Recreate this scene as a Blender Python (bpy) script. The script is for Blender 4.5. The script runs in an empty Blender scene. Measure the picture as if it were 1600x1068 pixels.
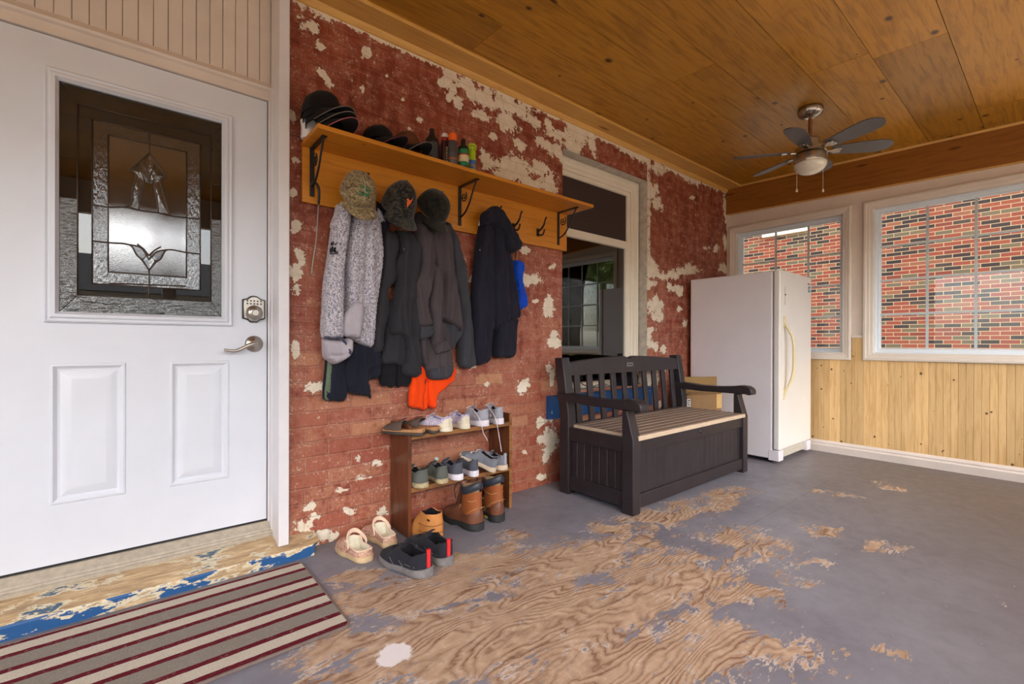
SUN_AZ, SUN_EL, EXPO = -66.0, 64.0, 1.38
import bpy, bmesh, math, random
from mathutils import Vector, Matrix, noise
from mathutils.geometry import delaunay_2d_cdt

random.seed(7)
COL = bpy.context.scene.collection
PI = math.pi
R = math.radians

# ---------------------------------------------------------------- camera model
CF = 721.33
CH = 1.05
_y, _p, _r = R(50.1944), R(-0.1104), R(0.1558)
FWD = Vector((math.cos(_y)*math.cos(_p), math.sin(_y)*math.cos(_p), math.sin(_p)))
RGT = Vector((math.sin(_y), -math.cos(_y), 0))
UPV = RGT.cross(FWD)
RGT, UPV = RGT*math.cos(_r)+UPV*math.sin(_r), None
UPV = RGT.cross(FWD)
CY = 537.8
YB = 2.487      # face of the brick wall
XW = 5.283      # face of the window wall
ZC = 2.823      # ceiling height at the brick wall


def at(px, py, axis, val):
    """point of the place on the plane axis=val"""
    d = FWD + RGT*((px-800)/CF) + UPV*((CY-py)/CF)
    o = Vector((0, 0, CH))
    t = (val-o[axis])/d[axis]
    return o+d*t


def ceil_z(y):
    return ZC-0.0322*(YB-y)


# ---------------------------------------------------------------- colour
def s2l(c):
    c = c/255.0
    return c/12.92 if c <= 0.04045 else ((c+0.055)/1.055)**2.4


def C(r, g, b, a=1.0):
    return (s2l(r), s2l(g), s2l(b), a)


# ---------------------------------------------------------------- node DSL
class NT:
    def __init__(self, name):
        self.m = bpy.data.materials.new(name)
        self.m.use_nodes = True
        self.t = self.m.node_tree
        self.t.nodes.clear()
        self.out = self.t.nodes.new('ShaderNodeOutputMaterial')

    def n(self, typ, ins=None, **props):
        nd = self.t.nodes.new(typ)
        for k, v in props.items():
            setattr(nd, k, v)
        for k, v in (ins or {}).items():
            s = nd.inputs[k]
            if isinstance(v, bpy.types.NodeSocket):
                self.t.links.new(v, s)
            else:
                s.default_value = v
        return nd

    def math(self, op, a, b=0.0, c=0.0, clamp=False):
        nd = self.n('ShaderNodeMath', {0: a, 1: b, 2: c}, operation=op)
        nd.use_clamp = clamp
        return nd.outputs[0]

    def co(self):
        return self.n('ShaderNodeTexCoord').outputs['Object']

    def mapping(self, vec, scale=(1, 1, 1), loc=(0, 0, 0), rot=(0, 0, 0)):
        return self.n('ShaderNodeMapping', {'Vector': vec, 'Scale': scale, 'Location': loc, 'Rotation': rot}).outputs[0]

    def noise(self, vec, scale=5, detail=4, rough=0.55, dist=0.0, col=False):
        nd = self.n('ShaderNodeTexNoise', {'Vector': vec, 'Scale': scale, 'Detail': detail, 'Roughness': rough, 'Distortion': dist})
        return nd.outputs['Color' if col else 'Fac']

    def ramp(self, fac, stops, interp='LINEAR'):
        nd = self.n('ShaderNodeValToRGB', {'Fac': fac})
        cr = nd.color_ramp
        cr.interpolation = interp
        while len(cr.elements) < len(stops):
            cr.elements.new(0.5)
        for e, (p, c) in zip(cr.elements, stops):
            e.position = p
            e.color = c if not isinstance(c, (int, float)) else (c, c, c, 1)
        return nd.outputs[0]

    def mix(self, fac, a, b, blend='MIX'):
        nd = self.n('ShaderNodeMix', data_type='RGBA', blend_type=blend)
        for k, v in ((0, fac), (6, a), (7, b)):
            s = nd.inputs[k]
            if isinstance(v, bpy.types.NodeSocket):
                self.t.links.new(v, s)
            else:
                s.default_value = v
        return nd.outputs[2]

    def sep(self, v):
        return self.n('ShaderNodeSeparateXYZ', {0: v}).outputs

    def comb(self, x, y, z):
        return self.n('ShaderNodeCombineXYZ', {0: x, 1: y, 2: z}).outputs[0]

    def attr(self, name):
        return self.n('ShaderNodeAttribute', attribute_name=name).outputs

    def bump(self, h, strength=0.3, dist=0.01):
        return self.n('ShaderNodeBump', {'Height': h, 'Strength': strength, 'Distance': dist}).outputs[0]

    def bsdf(self, **ins):
        names = {'color': 'Base Color', 'rough': 'Roughness', 'metal': 'Metallic', 'normal': 'Normal', 'spec': 'Specular IOR Level',
                 'sheen': 'Sheen Weight', 'trans': 'Transmission Weight', 'coat': 'Coat Weight', 'coatr': 'Coat Roughness', 'ior': 'IOR'}
        nd = self.n('ShaderNodeBsdfPrincipled', {names[k]: v for k, v in ins.items()})
        self.t.links.new(nd.outputs[0], self.out.inputs[0])
        return nd

    def surf(self, sock):
        self.t.links.new(sock, self.out.inputs[0])
        return self.m


MATS = {}


def plain(name, col, rough=0.5, metal=0.0, vary=0.06, scale=30, bump=0.0, spec=0.5, sheen=0.0, coat=0.0):
    """procedural material: one colour with gentle noise variation and optional grain"""
    if name in MATS:
        return MATS[name]
    t = NT(name)
    co = t.co()
    nz = t.noise(co, scale, 5, 0.6)
    lo = tuple(c*(1-vary*2) for c in col[:3])+(1,)
    hi = tuple(min(1, c*(1+vary*2)) for c in col[:3])+(1,)
    c = t.ramp(nz, [(0.3, lo), (0.7, hi)])
    kw = dict(color=c, rough=rough, metal=metal, spec=spec, sheen=sheen, coat=coat)
    if bump:
        kw['normal'] = t.bump(t.noise(co, scale*6, 4, 0.6), bump, 0.004)
    t.bsdf(**kw)
    MATS[name] = t.m
    return t.m


def fabric(name, col, weave=900, vary=0.1, bump=0.35):
    if name in MATS:
        return MATS[name]
    t = NT(name)
    co = t.co()
    big = t.noise(co, 9, 4, 0.6)
    fine = t.noise(co, weave*0.35, 2, 0.7)
    f = t.math('ADD', t.math('MULTIPLY', big, 0.6), t.math('MULTIPLY', fine, 0.4))
    lo = tuple(c*(1-vary*2.2) for c in col[:3])+(1,)
    hi = tuple(min(1, c*(1+vary*2.2)) for c in col[:3])+(1,)
    c = t.ramp(f, [(0.35, lo), (0.65, hi)])
    h = t.math('ADD', t.math('MULTIPLY', t.noise(t.mapping(co, (1, 1, 0.35)), 22, 4, 0.5), 4.0), fine)
    t.bsdf(color=c, rough=0.92, sheen=0.06, spec=0.15, normal=t.bump(h, bump, 0.004))
    MATS[name] = t.m
    return t.m


# ---------------------------------------------------------------- mesh helpers
def box(bm, x0, x1, y0, y1, z0, z1):
    v = [bm.verts.new((x, y, z)) for z in (z0, z1) for x, y in ((x0, y0), (x1, y0), (x1, y1), (x0, y1))]
    for f in ((3, 2, 1, 0), (4, 5, 6, 7), (0, 1, 5, 4), (1, 2, 6, 5), (2, 3, 7, 6), (3, 0, 4, 7)):
        bm.faces.new([v[i] for i in f])
    return v


def newbox(*a):
    bm = bmesh.new()
    box(bm, *a)
    return bm


def prism(bm, poly, axis, a, b):
    """poly = list of 2d points; axis = the extrusion axis ('x': (y,z), 'y': (x,z), 'z': (x,y))"""
    def mk(p, t):
        if axis == 'x':
            return (t, p[0], p[1])
        if axis == 'y':
            return (p[0], t, p[1])
        return (p[0], p[1], t)
    v0 = [bm.verts.new(mk(p, a)) for p in poly]
    v1 = [bm.verts.new(mk(p, b)) for p in poly]
    n = len(poly)
    bm.faces.new(v0)
    bm.faces.new(v1[::-1])
    for i in range(n):
        bm.faces.new((v0[i], v1[i], v1[(i+1) % n], v0[(i+1) % n]))


def loft(bm, loops, closed=True, cap0=True, cap1=True):
    rows = [[bm.verts.new(p) for p in lp] for lp in loops]
    n = len(rows[0])
    for a, b in zip(rows, rows[1:]):
        for i in range(n if closed else n-1):
            j = (i+1) % n
            try:
                bm.faces.new((a[i], a[j], b[j], b[i]))
            except ValueError:
                pass
    if closed and cap0:
        bm.faces.new(rows[0][::-1])
    if closed and cap1:
        bm.faces.new(rows[-1])
    return rows


def tube(bm, pts, rad, seg=8, cap=True):
    pts = [Vector(p) for p in pts]
    n = len(pts)
    rr = rad if isinstance(rad, (list, tuple)) else [rad]*n
    loops = []
    prev = None
    for i, p in enumerate(pts):
        d = (pts[min(i+1, n-1)]-pts[max(i-1, 0)]).normalized()
        if prev is None:
            u = d.orthogonal().normalized()
        else:
            u = (prev-d*prev.dot(d)).normalized()
        prev = u
        w = d.cross(u)
        loops.append([p+(u*math.cos(2*PI*k/seg)+w*math.sin(2*PI*k/seg))*rr[i] for k in range(seg)])
    loft(bm, loops, True, cap, cap)


def lathe(bm, prof, seg=32, mat=None, flute=None):
    """prof: (r, z) pairs, around local z"""
    mat = mat or Matrix.Identity(4)
    loops = []
    for r, z in prof:
        lp = []
        for k in range(seg):
            a = 2*PI*k/seg
            rr = r
            if flute and flute[0] <= z <= flute[1]:
                rr = r*(1+flute[2]*math.cos(a*flute[3]))
            lp.append(mat @ Vector((rr*math.cos(a), rr*math.sin(a), z)))
        loops.append(lp)
    loft(bm, loops, True, prof[0][0] > 1e-6, prof[-1][0] > 1e-6)
    bmesh.ops.remove_doubles(bm, verts=bm.verts, dist=1e-6)


def smoothpath(pts, n=6):
    """Catmull-Rom through points"""
    P = [Vector(p) for p in pts]
    out = []
    for i in range(len(P)-1):
        p0, p1, p2, p3 = P[max(i-1, 0)], P[i], P[i+1], P[min(i+2, len(P)-1)]
        for k in range(n):
            t = k/n
            out.append(0.5*((2*p1)+(p2-p0)*t+(2*p0-5*p1+4*p2-p3)*t*t+(3*p1-p0-3*p2+p3)*t**3))
    out.append(P[-1])
    return out


def interp(tab, t):
    """piecewise smooth interpolation through (t, value) table"""
    if t <= tab[0][0]:
        return tab[0][1]
    for (a, va), (b, vb) in zip(tab, tab[1:]):
        if t <= b:
            k = (t-a)/(b-a)
            k = k*k*(3-2*k)
            return va+(vb-va)*k
    return tab[-1][1]


ROOTM = {}


def link(name, bm, mat, smooth=False, bevel=0, bseg=2, subsurf=0, angle=35, recalc=True):
    if recalc:
        bmesh.ops.recalc_face_normals(bm, faces=bm.faces)
    me = bpy.data.meshes.new(name)
    bm.to_mesh(me)
    bm.free()
    o = bpy.data.objects.new(name, me)
    COL.objects.link(o)
    mats = mat if isinstance(mat, (list, tuple)) else [mat]
    for m in mats:
        me.materials.append(m)
    if smooth:
        me.shade_smooth()
        if angle < 180:
            me.set_sharp_from_angle(angle=R(angle))
    if bevel:
        md = o.modifiers.new('bevel', 'BEVEL')
        md.width = bevel
        md.segments = bseg
        md.limit_method = 'ANGLE'
        md.angle_limit = R(40)
        me.shade_smooth()
        me.set_sharp_from_angle(angle=R(60))
    if subsurf:
        md = o.modifiers.new('sub', 'SUBSURF')
        md.levels = md.render_levels = subsurf
    return o


def thing(name, label, cat, loc=(0, 0, 0), rotz=0.0, group=None, rot=None):
    o = bpy.data.objects.new(name, None)
    o.empty_display_size = 0.05
    COL.objects.link(o)
    o.location = loc
    o.rotation_euler = rot if rot else (0, 0, rotz)
    o['label'] = label
    o['category'] = cat
    if group:
        o['group'] = group
    from mathutils import Euler
    ROOTM[o.name] = Matrix.Translation(Vector(loc)) @ Euler(o.rotation_euler).to_matrix().to_4x4()
    return o


def rootm(o):
    while o.parent:
        o = o.parent
    return ROOTM.get(o.name, Matrix.Identity(4))


def part(name, bm, mat, parent, world=True, label=None, **kw):
    """one mesh part under its thing; world=True: the mesh was made in world coordinates"""
    if world:
        bm.transform(rootm(parent).inverted())
    o = link(name, bm, mat, **kw)
    o.parent = parent
    if label:
        o['label'] = label
    return o


def solo(name, bm, mat, label, cat, group=None, **kw):
    """a top-level thing that is one mesh, origin at its base"""
    zs = [v.co.z for v in bm.verts]
    xs = [v.co.x for v in bm.verts]
    ys = [v.co.y for v in bm.verts]
    c = Vector(((min(xs)+max(xs))/2, (min(ys)+max(ys))/2, min(zs)))
    bm.transform(Matrix.Translation(-c))
    o = link(name, bm, mat, **kw)
    o.location = c
    o['label'] = label
    o['category'] = cat
    if group:
        o['group'] = group
    return o


def struct(name, bm, mat, parent=None, **kw):
    o = link(name, bm, mat, **kw)
    if parent:
        o.parent = parent
    else:
        o['kind'] = 'structure'
    return o


def struct_empty(name, loc=(0, 0, 0)):
    o = bpy.data.objects.new(name, None)
    COL.objects.link(o)
    o.location = loc
    ROOTM[o.name] = Matrix.Translation(Vector(loc))
    o['kind'] = 'structure'
    return o


# ---------------------------------------------------------------- blob fields for wear
def blob_field(blobs, u, v):
    best = -1.0
    for cu, cv, ru, rv, ca, sa in blobs:
        du, dv = u-cu, v-cv
        if abs(du) > 2*max(ru, rv) or abs(dv) > 2*max(ru, rv):
            continue
        a = (du*ca+dv*sa)/ru
        b = (-du*sa+dv*ca)/rv
        d = 1-math.sqrt(a*a+b*b)
        if d > best:
            best = d
    return best
# ---------------------------------------------------------------- surface materials
def mat_brick_paint():
    t = NT('peeling_red_paint_on_brick')
    co = t.co()
    s = t.sep(co)
    uv = t.comb(s[0], s[2], 0.0)
    wob = t.noise(co, 9, 3, 0.6, col=True)
    uvw = t.n('ShaderNodeVectorMath', {0: uv, 1: t.n('ShaderNodeVectorMath', {0: wob, 1: (0.012, 0.014, 0.0)}, operation='MULTIPLY').outputs[0]}, operation='ADD').outputs[0]
    br = t.n('ShaderNodeTexBrick', {'Vector': uvw, 'Color1': (0, 0, 0, 1), 'Color2': (1, 1, 1, 1), 'Mortar': (0.5, 0.5, 0.5, 1), 'Scale': 1.0,
                                    'Mortar Size': 0.007, 'Mortar Smooth': 0.5, 'Bias': 0.0, 'Brick Width': 0.235, 'Row Height': 0.078})
    rnd = br.outputs['Color']
    mort = br.outputs['Fac']
    peel = t.attr('peel')['Fac']
    worn = t.attr('worn')['Fac']
    n1 = t.noise(co, 3.2, 6, 0.62)
    n2 = t.noise(co, 16, 8, 0.68)
    n3 = t.noise(co, 70, 5, 0.7)
    nfine = t.noise(co, 230, 3, 0.7)
    streak = t.noise(t.mapping(co, (7, 7, 0.45)), 1.6, 6, 0.7)
    hor = t.noise(t.mapping(co, (1.2, 1, 16)), 2.2, 5, 0.65)
    # painted colour, mottled with scraped lighter areas
    n1b = t.math('ADD', t.math('MULTIPLY', n1, 0.6), t.math('MULTIPLY', streak, 0.4))
    paint = t.ramp(n1b, [(0.34, C(102, 42, 26)), (0.5, C(130, 57, 38)), (0.64, C(156, 86, 58))])
    scr = t.math('ADD', t.math('MULTIPLY', n2, 0.55), t.math('ADD', t.math('MULTIPLY', streak, 0.25), t.math('MULTIPLY', hor, 0.25)))
    scrm = t.ramp(t.math('ADD', scr, t.math('MULTIPLY', worn, 0.08)), [(0.47, 0.0), (0.61, 1.0)])
    paint = t.mix(t.math('MULTIPLY', scrm, 0.8), paint, t.ramp(n3, [(0.3, C(150, 84, 66)), (0.7, C(184, 122, 98))]))
    # bare bricks where the coat has worn off
    bare = t.ramp(rnd, [(0.0, C(150, 82, 62)), (0.35, C(176, 122, 92)), (0.7, C(150, 70, 54)), (1.0, C(190, 140, 104))])
    bm_ = t.math('MULTIPLY', t.ramp(t.math('ADD', t.math('MULTIPLY', n2, 0.5), t.math('ADD', t.math('MULTIPLY', rnd, 0.16), t.math('MULTIPLY_ADD', n3, 0.2, t.math('MULTIPLY', worn, 0.24)))), [(0.60, 0.0), (0.70, 1.0)]), 0.8)
    col = t.mix(bm_, paint, bare)
    # mortar slightly darker / dusty line
    col = t.mix(t.math('MULTIPLY', mort, t.math('MULTIPLY', t.math('MULTIPLY_ADD', worn, 0.34, 0.05), t.ramp(n2, [(0.35, 0.2), (0.6, 1.0)]))), col, C(172, 130, 112))
    # small chips of old white coat
    chips = t.ramp(t.math('ADD', t.math('MULTIPLY', nfine, 0.35), t.math('ADD', t.math('MULTIPLY', n3, 0.45), t.math('MULTIPLY', n2, 0.30))), [(0.628, 0.0), (0.645, 1.0)])
    col = t.mix(t.math('MULTIPLY', chips, 0.9), col, C(222, 206, 190))
    # big flakes
    edge = t.math('ADD', peel, t.math('ADD', t.math('MULTIPLY_ADD', t.noise(co, 15, 4, 0.65, 0.5), 2.9, -1.45), t.math('MULTIPLY_ADD', t.noise(co, 48, 6, 0.72), 2.0, -1.0)))
    fl = t.ramp(edge, [(-0.02, 0.0), (0.01, 1.0)])
    flc = t.ramp(n2, [(0.3, C(216, 202, 178)), (0.7, C(236, 226, 208))])
    rim = t.math('MULTIPLY', t.ramp(t.math('ADD', edge, 0.12), [(0.0, 0.0), (0.10, 1.0)]), 0.45)
    col = t.mix(t.math('MULTIPLY', rim, t.math('SUBTRACT', 1.0, fl)), col, C(80, 34, 24))
    col = t.mix(fl, col, flc)
    h = t.math('ADD', t.math('MULTIPLY', t.math('SUBTRACT', 1.0, mort), 0.9), t.math('ADD', t.math('MULTIPLY', n2, 1.1), t.math('MULTIPLY', n3, 0.4)))
    h = t.math('ADD', h, t.math('MULTIPLY', fl, -0.35))
    rough = t.math('MULTIPLY_ADD', fl, 0.2, 0.5)
    t.bsdf(color=col, rough=rough, spec=0.35, normal=t.bump(h, 0.6, 0.008))
    return t.m


def mat_floor():
    t = NT('worn_painted_plywood')
    co = t.co()
    s = t.sep(co)
    wear = t.attr('wear')['Fac']
    white = t.attr('white')['Fac']
    warp = t.noise(t.mapping(co, (0.75, 2.3, 1)), 1.0, 3, 0.5)
    warp2 = t.noise(t.mapping(co, (5, 12, 1)), 1.0, 3, 0.6)
    v = t.math('ADD', t.math('MULTIPLY', s[1], 27.0), t.math('ADD', t.math('MULTIPLY', warp, 34.0), t.math('MULTIPLY', warp2, 3.0)))
    fr = t.math('FRACT', v)
    line = t.ramp(fr, [(0.0, 0.9), (0.12, 1.0), (0.30, 0.4), (0.65, 0.0), (1.0, 0.6)])
    lmod = t.ramp(t.noise(t.mapping(co, (2, 6, 1)), 1.3, 4, 0.6), [(0.35, 0.25), (0.6, 1.0)])
    n2 = t.noise(co, 12, 6, 0.65)
    n3 = t.noise(co, 60, 5, 0.7)
    wood = t.ramp(n2, [(0.3, C(166, 138, 114)), (0.7, C(196, 170, 144))])
    wood = t.mix(t.math('MULTIPLY', line, t.math('MULTIPLY', lmod, 0.85)), wood, C(104, 64, 40))
    wood = t.mix(t.ramp(n3, [(0.55, 0.0), (0.75, 0.4)]), wood, C(214, 196, 178))
    paint = t.ramp(t.noise(co, 2.4, 5, 0.6), [(0.3, C(112, 110, 120)), (0.7, C(134, 134, 144))])
    paint = t.mix(t.math('MULTIPLY', t.ramp(n2, [(0.45, 0.0), (0.8, 1.0)]), 0.35), paint, C(98, 90, 90))
    paint = t.mix(t.math('MULTIPLY', t.attr('brown')['Fac'], 1.0), paint, C(98, 89, 86))
    # stretched noise so the coat flakes along the grain
    ns = t.noise(t.mapping(co, (1.0, 1.9, 1)), 4.6, 9, 0.72, 0.5)
    nl = t.noise(t.mapping(co, (1.4, 5.0, 1)), 14, 6, 0.7)
    e = t.math('ADD', wear, t.math('ADD', t.math('MULTIPLY_ADD', ns, 3.9, -1.95), t.math('MULTIPLY_ADD', nl, 2.0, -1.0)))
    e = t.math('ADD', e, t.math('MULTIPLY_ADD', line, 0.16, -0.08))
    bare = t.ramp(e, [(0.0, 0.0), (0.05, 1.0)])
    primer = t.math('MULTIPLY', t.ramp(e, [(-0.0, 0.0), (0.02, 1.0)]), t.ramp(e, [(0.10, 1.0), (0.17, 0.0)]))
    col = t.mix(bare, paint, wood)
    pm = t.math('MULTIPLY', primer, t.ramp(t.noise(co, 6, 4, 0.7), [(0.48, 0.0), (0.6, 0.85)]))
    col = t.mix(pm, col, C(205, 195, 190))
    chips = t.ramp(t.math('ADD', t.math('MULTIPLY', n3, 0.6), t.math('MULTIPLY', n2, 0.4)), [(0.625, 0.0), (0.645, 1.0)])
    col = t.mix(t.math('MULTIPLY', chips, 0.75), col, C(200, 182, 166))
    we = t.math('ADD', white, t.math('MULTIPLY_ADD', n2, 1.1, -0.55))
    col = t.mix(t.math('MULTIPLY', t.ramp(we, [(0.15, 0.0), (0.25, 1.0)]), 0.9), col, C(226, 222, 224))
    # sheet joints
    def joint(coord, pos, w=0.0028):
        d = t.math('ABSOLUTE', t.math('SUBTRACT', coord, pos))
        return t.math('LESS_THAN', d, w)
    j = t.math('MAXIMUM', joint(s[0], 4.13, .002), joint(s[1], 1.17, .002))
    col = t.mix(t.math('MULTIPLY', j, t.ramp(t.noise(co, 3, 3, 0.6), [(0.4, 0.1), (0.6, 0.6)])), col, C(70, 56, 48))
    h = t.math('ADD', t.math('MULTIPLY', bare, -0.6), t.math('ADD', t.math('MULTIPLY', line, t.math('MULTIPLY', bare, 0.35)), t.math('MULTIPLY', n3, 0.4)))
    rough = t.math('MULTIPLY_ADD', bare, 0.22, t.math('MULTIPLY_ADD', n2, 0.3, 0.32))
    t.bsdf(color=col, rough=rough, spec=0.4, normal=t.bump(h, 0.4, 0.003))
    return t.m


def mat_wood(name, base, dark, knot, grain_axis=0, rough=0.45, knotscale=(1.1, 5.5), knot_amt=0.8, grain=0.5, attr=True, patch=None, coat=0.0, hue=0.35):
    """pine board: grain along the given local axis, knots, per-board tone from the 'bid' attribute"""
    t = NT(name)
    co = t.co()
    s = t.sep(co)
    al = s[grain_axis]
    others = [s[i] for i in range(3) if i != grain_axis]
    if attr:
        bid = t.attr('bid')['Fac']
    else:
        bid = 0.37
    off = t.math('MULTIPLY', bid, 37.0)
    a = t.math('ADD', al, off)
    vec = t.comb(a, t.math('ADD', others[0], off), others[1])
    g1 = t.noise(t.mapping(vec, (1.2, 14, 14)), 3.0, 6, 0.6, 0.6)
    g2 = t.noise(t.mapping(vec, (2.0, 70, 70)), 2.0, 3, 0.6)
    cloud = t.noise(t.mapping(vec, (1.2, 3, 3)), 1.6, 4, 0.6, 0.8)
    col = t.ramp(g1, [(0.3, dark), (0.52, base), (0.75, tuple(min(1, c*1.12) for c in base[:3])+(1,))])
    col = t.mix(grain, base, col)
    col = t.mix(t.math('MULTIPLY', t.ramp(g2, [(0.5, 0.0), (0.75, 1.0)]), 0.22), col, dark)
    if patch:
        col = t.mix(t.ramp(cloud, [(0.52, 0.0), (0.68, 0.55)]), col, patch)
    # per-board tone
    if attr:
        tone = t.ramp(t.math('FRACT', t.math('MULTIPLY', bid, 7.31)), [(0.0, 1-hue*0.6), (1.0, 1+hue*0.35)])
        col = t.mix(1.0, col, tone, 'MULTIPLY')
    # knots
    lat = t.math('ADD', others[0], others[1])
    kv = t.comb(t.math('MULTIPLY', a, knotscale[0]), t.math('MULTIPLY', t.math('ADD', lat, off), knotscale[1]), 0.0)
    vor = t.n('ShaderNodeTexVoronoi', {'Vector': kv, 'Scale': 1.0, 'Randomness': 1.0}, feature='F1', voronoi_dimensions='2D')
    d = vor.outputs['Distance']
    rs = t.sep(vor.outputs['Color'])[0]
    rad = t.ramp(rs, [(0.66, 0.0), (0.70, 0.05), (1.0, 0.13)])
    kn = t.math('LESS_THAN', d, rad)
    q = t.math('DIVIDE', d, t.math('ADD', rad, 0.0001))
    kcore = t.ramp(q, [(0.0, 1.0), (0.45, 0.9), (0.7, 0.4), (1.0, 0.0)])
    col = t.mix(t.math('MULTIPLY', t.math('MULTIPLY', kcore, kn), knot_amt), col, knot)
    t.bsdf(color=col, rough=rough, spec=0.4, coat=coat, coatr=0.3, normal=t.bump(t.math('ADD', g1, t.math('MULTIPLY', g2, 0.5)), 0.12, 0.002))
    return t.m


def mat_neighbour_brick():
    t = NT('variegated_red_and_black_brick')
    co = t.co()
    s = t.sep(co)
    uv = t.comb(s[1], s[2], 0.0)
    br = t.n('ShaderNodeTexBrick', {'Vector': uv, 'Color1': (0, 0, 0, 1), 'Color2': (1, 1, 1, 1), 'Mortar': (0.5, 0.5, 0.5, 1), 'Scale': 1.0,
                                    'Mortar Size': 0.0068, 'Mortar Smooth': 0.15, 'Bias': 0.0, 'Brick Width': 0.285, 'Row Height': 0.0885})
    br.offset = 0.5
    rnd = br.outputs['Color']
    mort = br.outputs['Fac']
    rndv = t.math('MULTIPLY', t.sep(rnd)[0], 1.0)
    n = t.noise(co, 30, 4, 0.6)
    c = t.ramp(rndv, [(0.0, C(34, 26, 30)), (0.17, C(56, 46, 42)), (0.20, C(96, 86, 66)), (0.32, C(136, 58, 40)), (0.52, C(120, 48, 36)), (0.66, C(138, 82, 58)), (0.74, C(104, 90, 66)), (0.80, C(142, 66, 44)), (0.93, C(36, 28, 32))], 'CONSTANT')
    c = t.mix(t.math('MULTIPLY', n, 0.25), c, C(96, 70, 56))
    c = t.mix(mort, c, C(186, 158, 122))
    h = t.math('SUBTRACT', 1.0, mort)
    t.bsdf(color=c, rough=0.85, normal=t.bump(h, 0.5, 0.006))
    return t.m


def mat_thin_glass(name, tint=(0.93, 0.96, 0.96, 1), refl=1.0, bump=None, rough=0.0, extra=0.0):
    t = NT(name)
    nrm = {}
    if bump:
        co = t.co()
        if bump[0] == 'voronoi':
            hh = t.n('ShaderNodeTexVoronoi', {'Vector': co, 'Scale': bump[1]}, feature='SMOOTH_F1').outputs['Distance']
        elif bump[0] == 'reed':
            hh = t.noise(t.mapping(co, bump[3]), bump[1], 3, 0.5)
        else:
            hh = t.noise(co, bump[1], 3, 0.6)
        nrm = {'Normal': t.bump(hh, bump[2], 0.01)}
    tr = t.n('ShaderNodeBsdfTransparent', {'Color': tint}).outputs[0]
    gl = t.n('ShaderNodeBsdfGlossy', dict({'Color': (1, 1, 1, 1), 'Roughness': rough}, **nrm)).outputs[0]
    fr = t.n('ShaderNodeFresnel', dict({'IOR': 1.5}, **nrm)).outputs[0]
    f = t.math('MULTIPLY_ADD', fr, refl, extra, clamp=True)
    return t.surf(t.n('ShaderNodeMixShader', {0: f, 1: tr, 2: gl}).outputs[0])


def mat_heather():
    t = NT('heather_grey_knit')
    co = t.co()
    a = t.noise(t.mapping(co, (1, 1, 3.2)), 95, 4, 0.75)
    b = t.noise(t.mapping(co, (3.0, 3.0, 1)), 60, 3, 0.7)
    f = t.math('ADD', t.math('MULTIPLY', a, 0.6), t.math('MULTIPLY', b, 0.4))
    c = t.ramp(f, [(0.40, C(70, 70, 88)), (0.46, C(128, 126, 142)), (0.52, C(196, 192, 200)), (0.62, C(224, 220, 222))])
    t.bsdf(color=c, rough=0.95, sheen=0.3, spec=0.2, normal=t.bump(f, 0.5, 0.004))
    return t.m


def mat_camo(name, cols, scale=18, line=True):
    t = NT(name)
    co = t.co()
    n = t.noise(t.mapping(co, (1, 1, 1.5)), scale, 3, 0.55, 1.2)
    st = [(p, c) for p, c in zip((0.0, 0.42, 0.5, 0.58), cols)]
    c = t.ramp(n, st, 'CONSTANT')
    h = t.noise(co, 300, 2, 0.6)
    t.bsdf(color=c, rough=0.9, sheen=0.2, spec=0.2, normal=t.bump(h, 0.3, 0.002))
    return t.m


def mat_rug():
    t = NT('striped_rug_pile')
    co = t.co()
    s = t.sep(co)
    wob = t.math('MULTIPLY_ADD', t.noise(co, 25, 2, 0.5), 0.006, -0.003)
    v = t.math('ADD', s[1], wob)
    u = t.math('FRACT', t.math('DIVIDE', t.math('ADD', v, 0.315), 0.178))
    mr, cr, gy = C(112, 22, 40), C(222, 212, 194), C(158, 150, 138)
    c = t.ramp(u, [(0.0, mr), (0.14, cr), (0.44, mr), (0.58, gy)], 'CONSTANT')
    n = t.noise(co, 420, 3, 0.8)
    n2 = t.noise(co, 60, 3, 0.8)
    c = t.mix(t.ramp(n, [(0.35, 0.45), (0.6, 0.0)]), c, C(58, 50, 48))
    c = t.mix(t.ramp(n2, [(0.55, 0.0), (0.75, 0.25)]), c, C(210, 200, 190))
    t.bsdf(color=c, rough=0.97, spec=0.1, normal=t.bump(n, 0.8, 0.005))
    return t.m


def mat_sill():
    t = NT('worn_blue_painted_sill')
    co = t.co()
    s = t.sep(co)
    n = t.noise(t.mapping(co, (1, 2.5, 2.5)), 5.5, 8, 0.66)
    n2 = t.noise(t.mapping(co, (1, 8, 8)), 9, 5, 0.6)
    wood = t.ramp(n2, [(0.3, C(132, 112, 86)), (0.5, C(176, 148, 110)), (0.7, C(214, 190, 150))])
    e = t.math('ADD', n, t.math('ADD', t.math('MULTIPLY', t.attr('edge')['Fac'], 0.085), -0.03))
    blue = t.ramp(e, [(0.555, 0.0), (0.57, 1.0)])
    cream = t.math('MULTIPLY', t.ramp(e, [(0.50, 0.0), (0.515, 1.0)]), t.math('SUBTRACT', 1.0, blue))
    c = t.mix(cream, wood, C(206, 196, 168))
    c = t.mix(blue, c, t.mix(t.attr('edge')['Fac'], C(66, 90, 110), C(26, 80, 132)))
    t.bsdf(color=c, rough=0.55, normal=t.bump(t.math('ADD', n2, e), 0.3, 0.003))
    return t.m


def mat_leafy(name, a, b):
    t = NT(name)
    c = t.ramp(t.noise(t.co(), 1.6, 5, 0.8), [(0.3, a), (0.7, b)])
    t.bsdf(color=c, rough=0.8)
    return t.m


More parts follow.
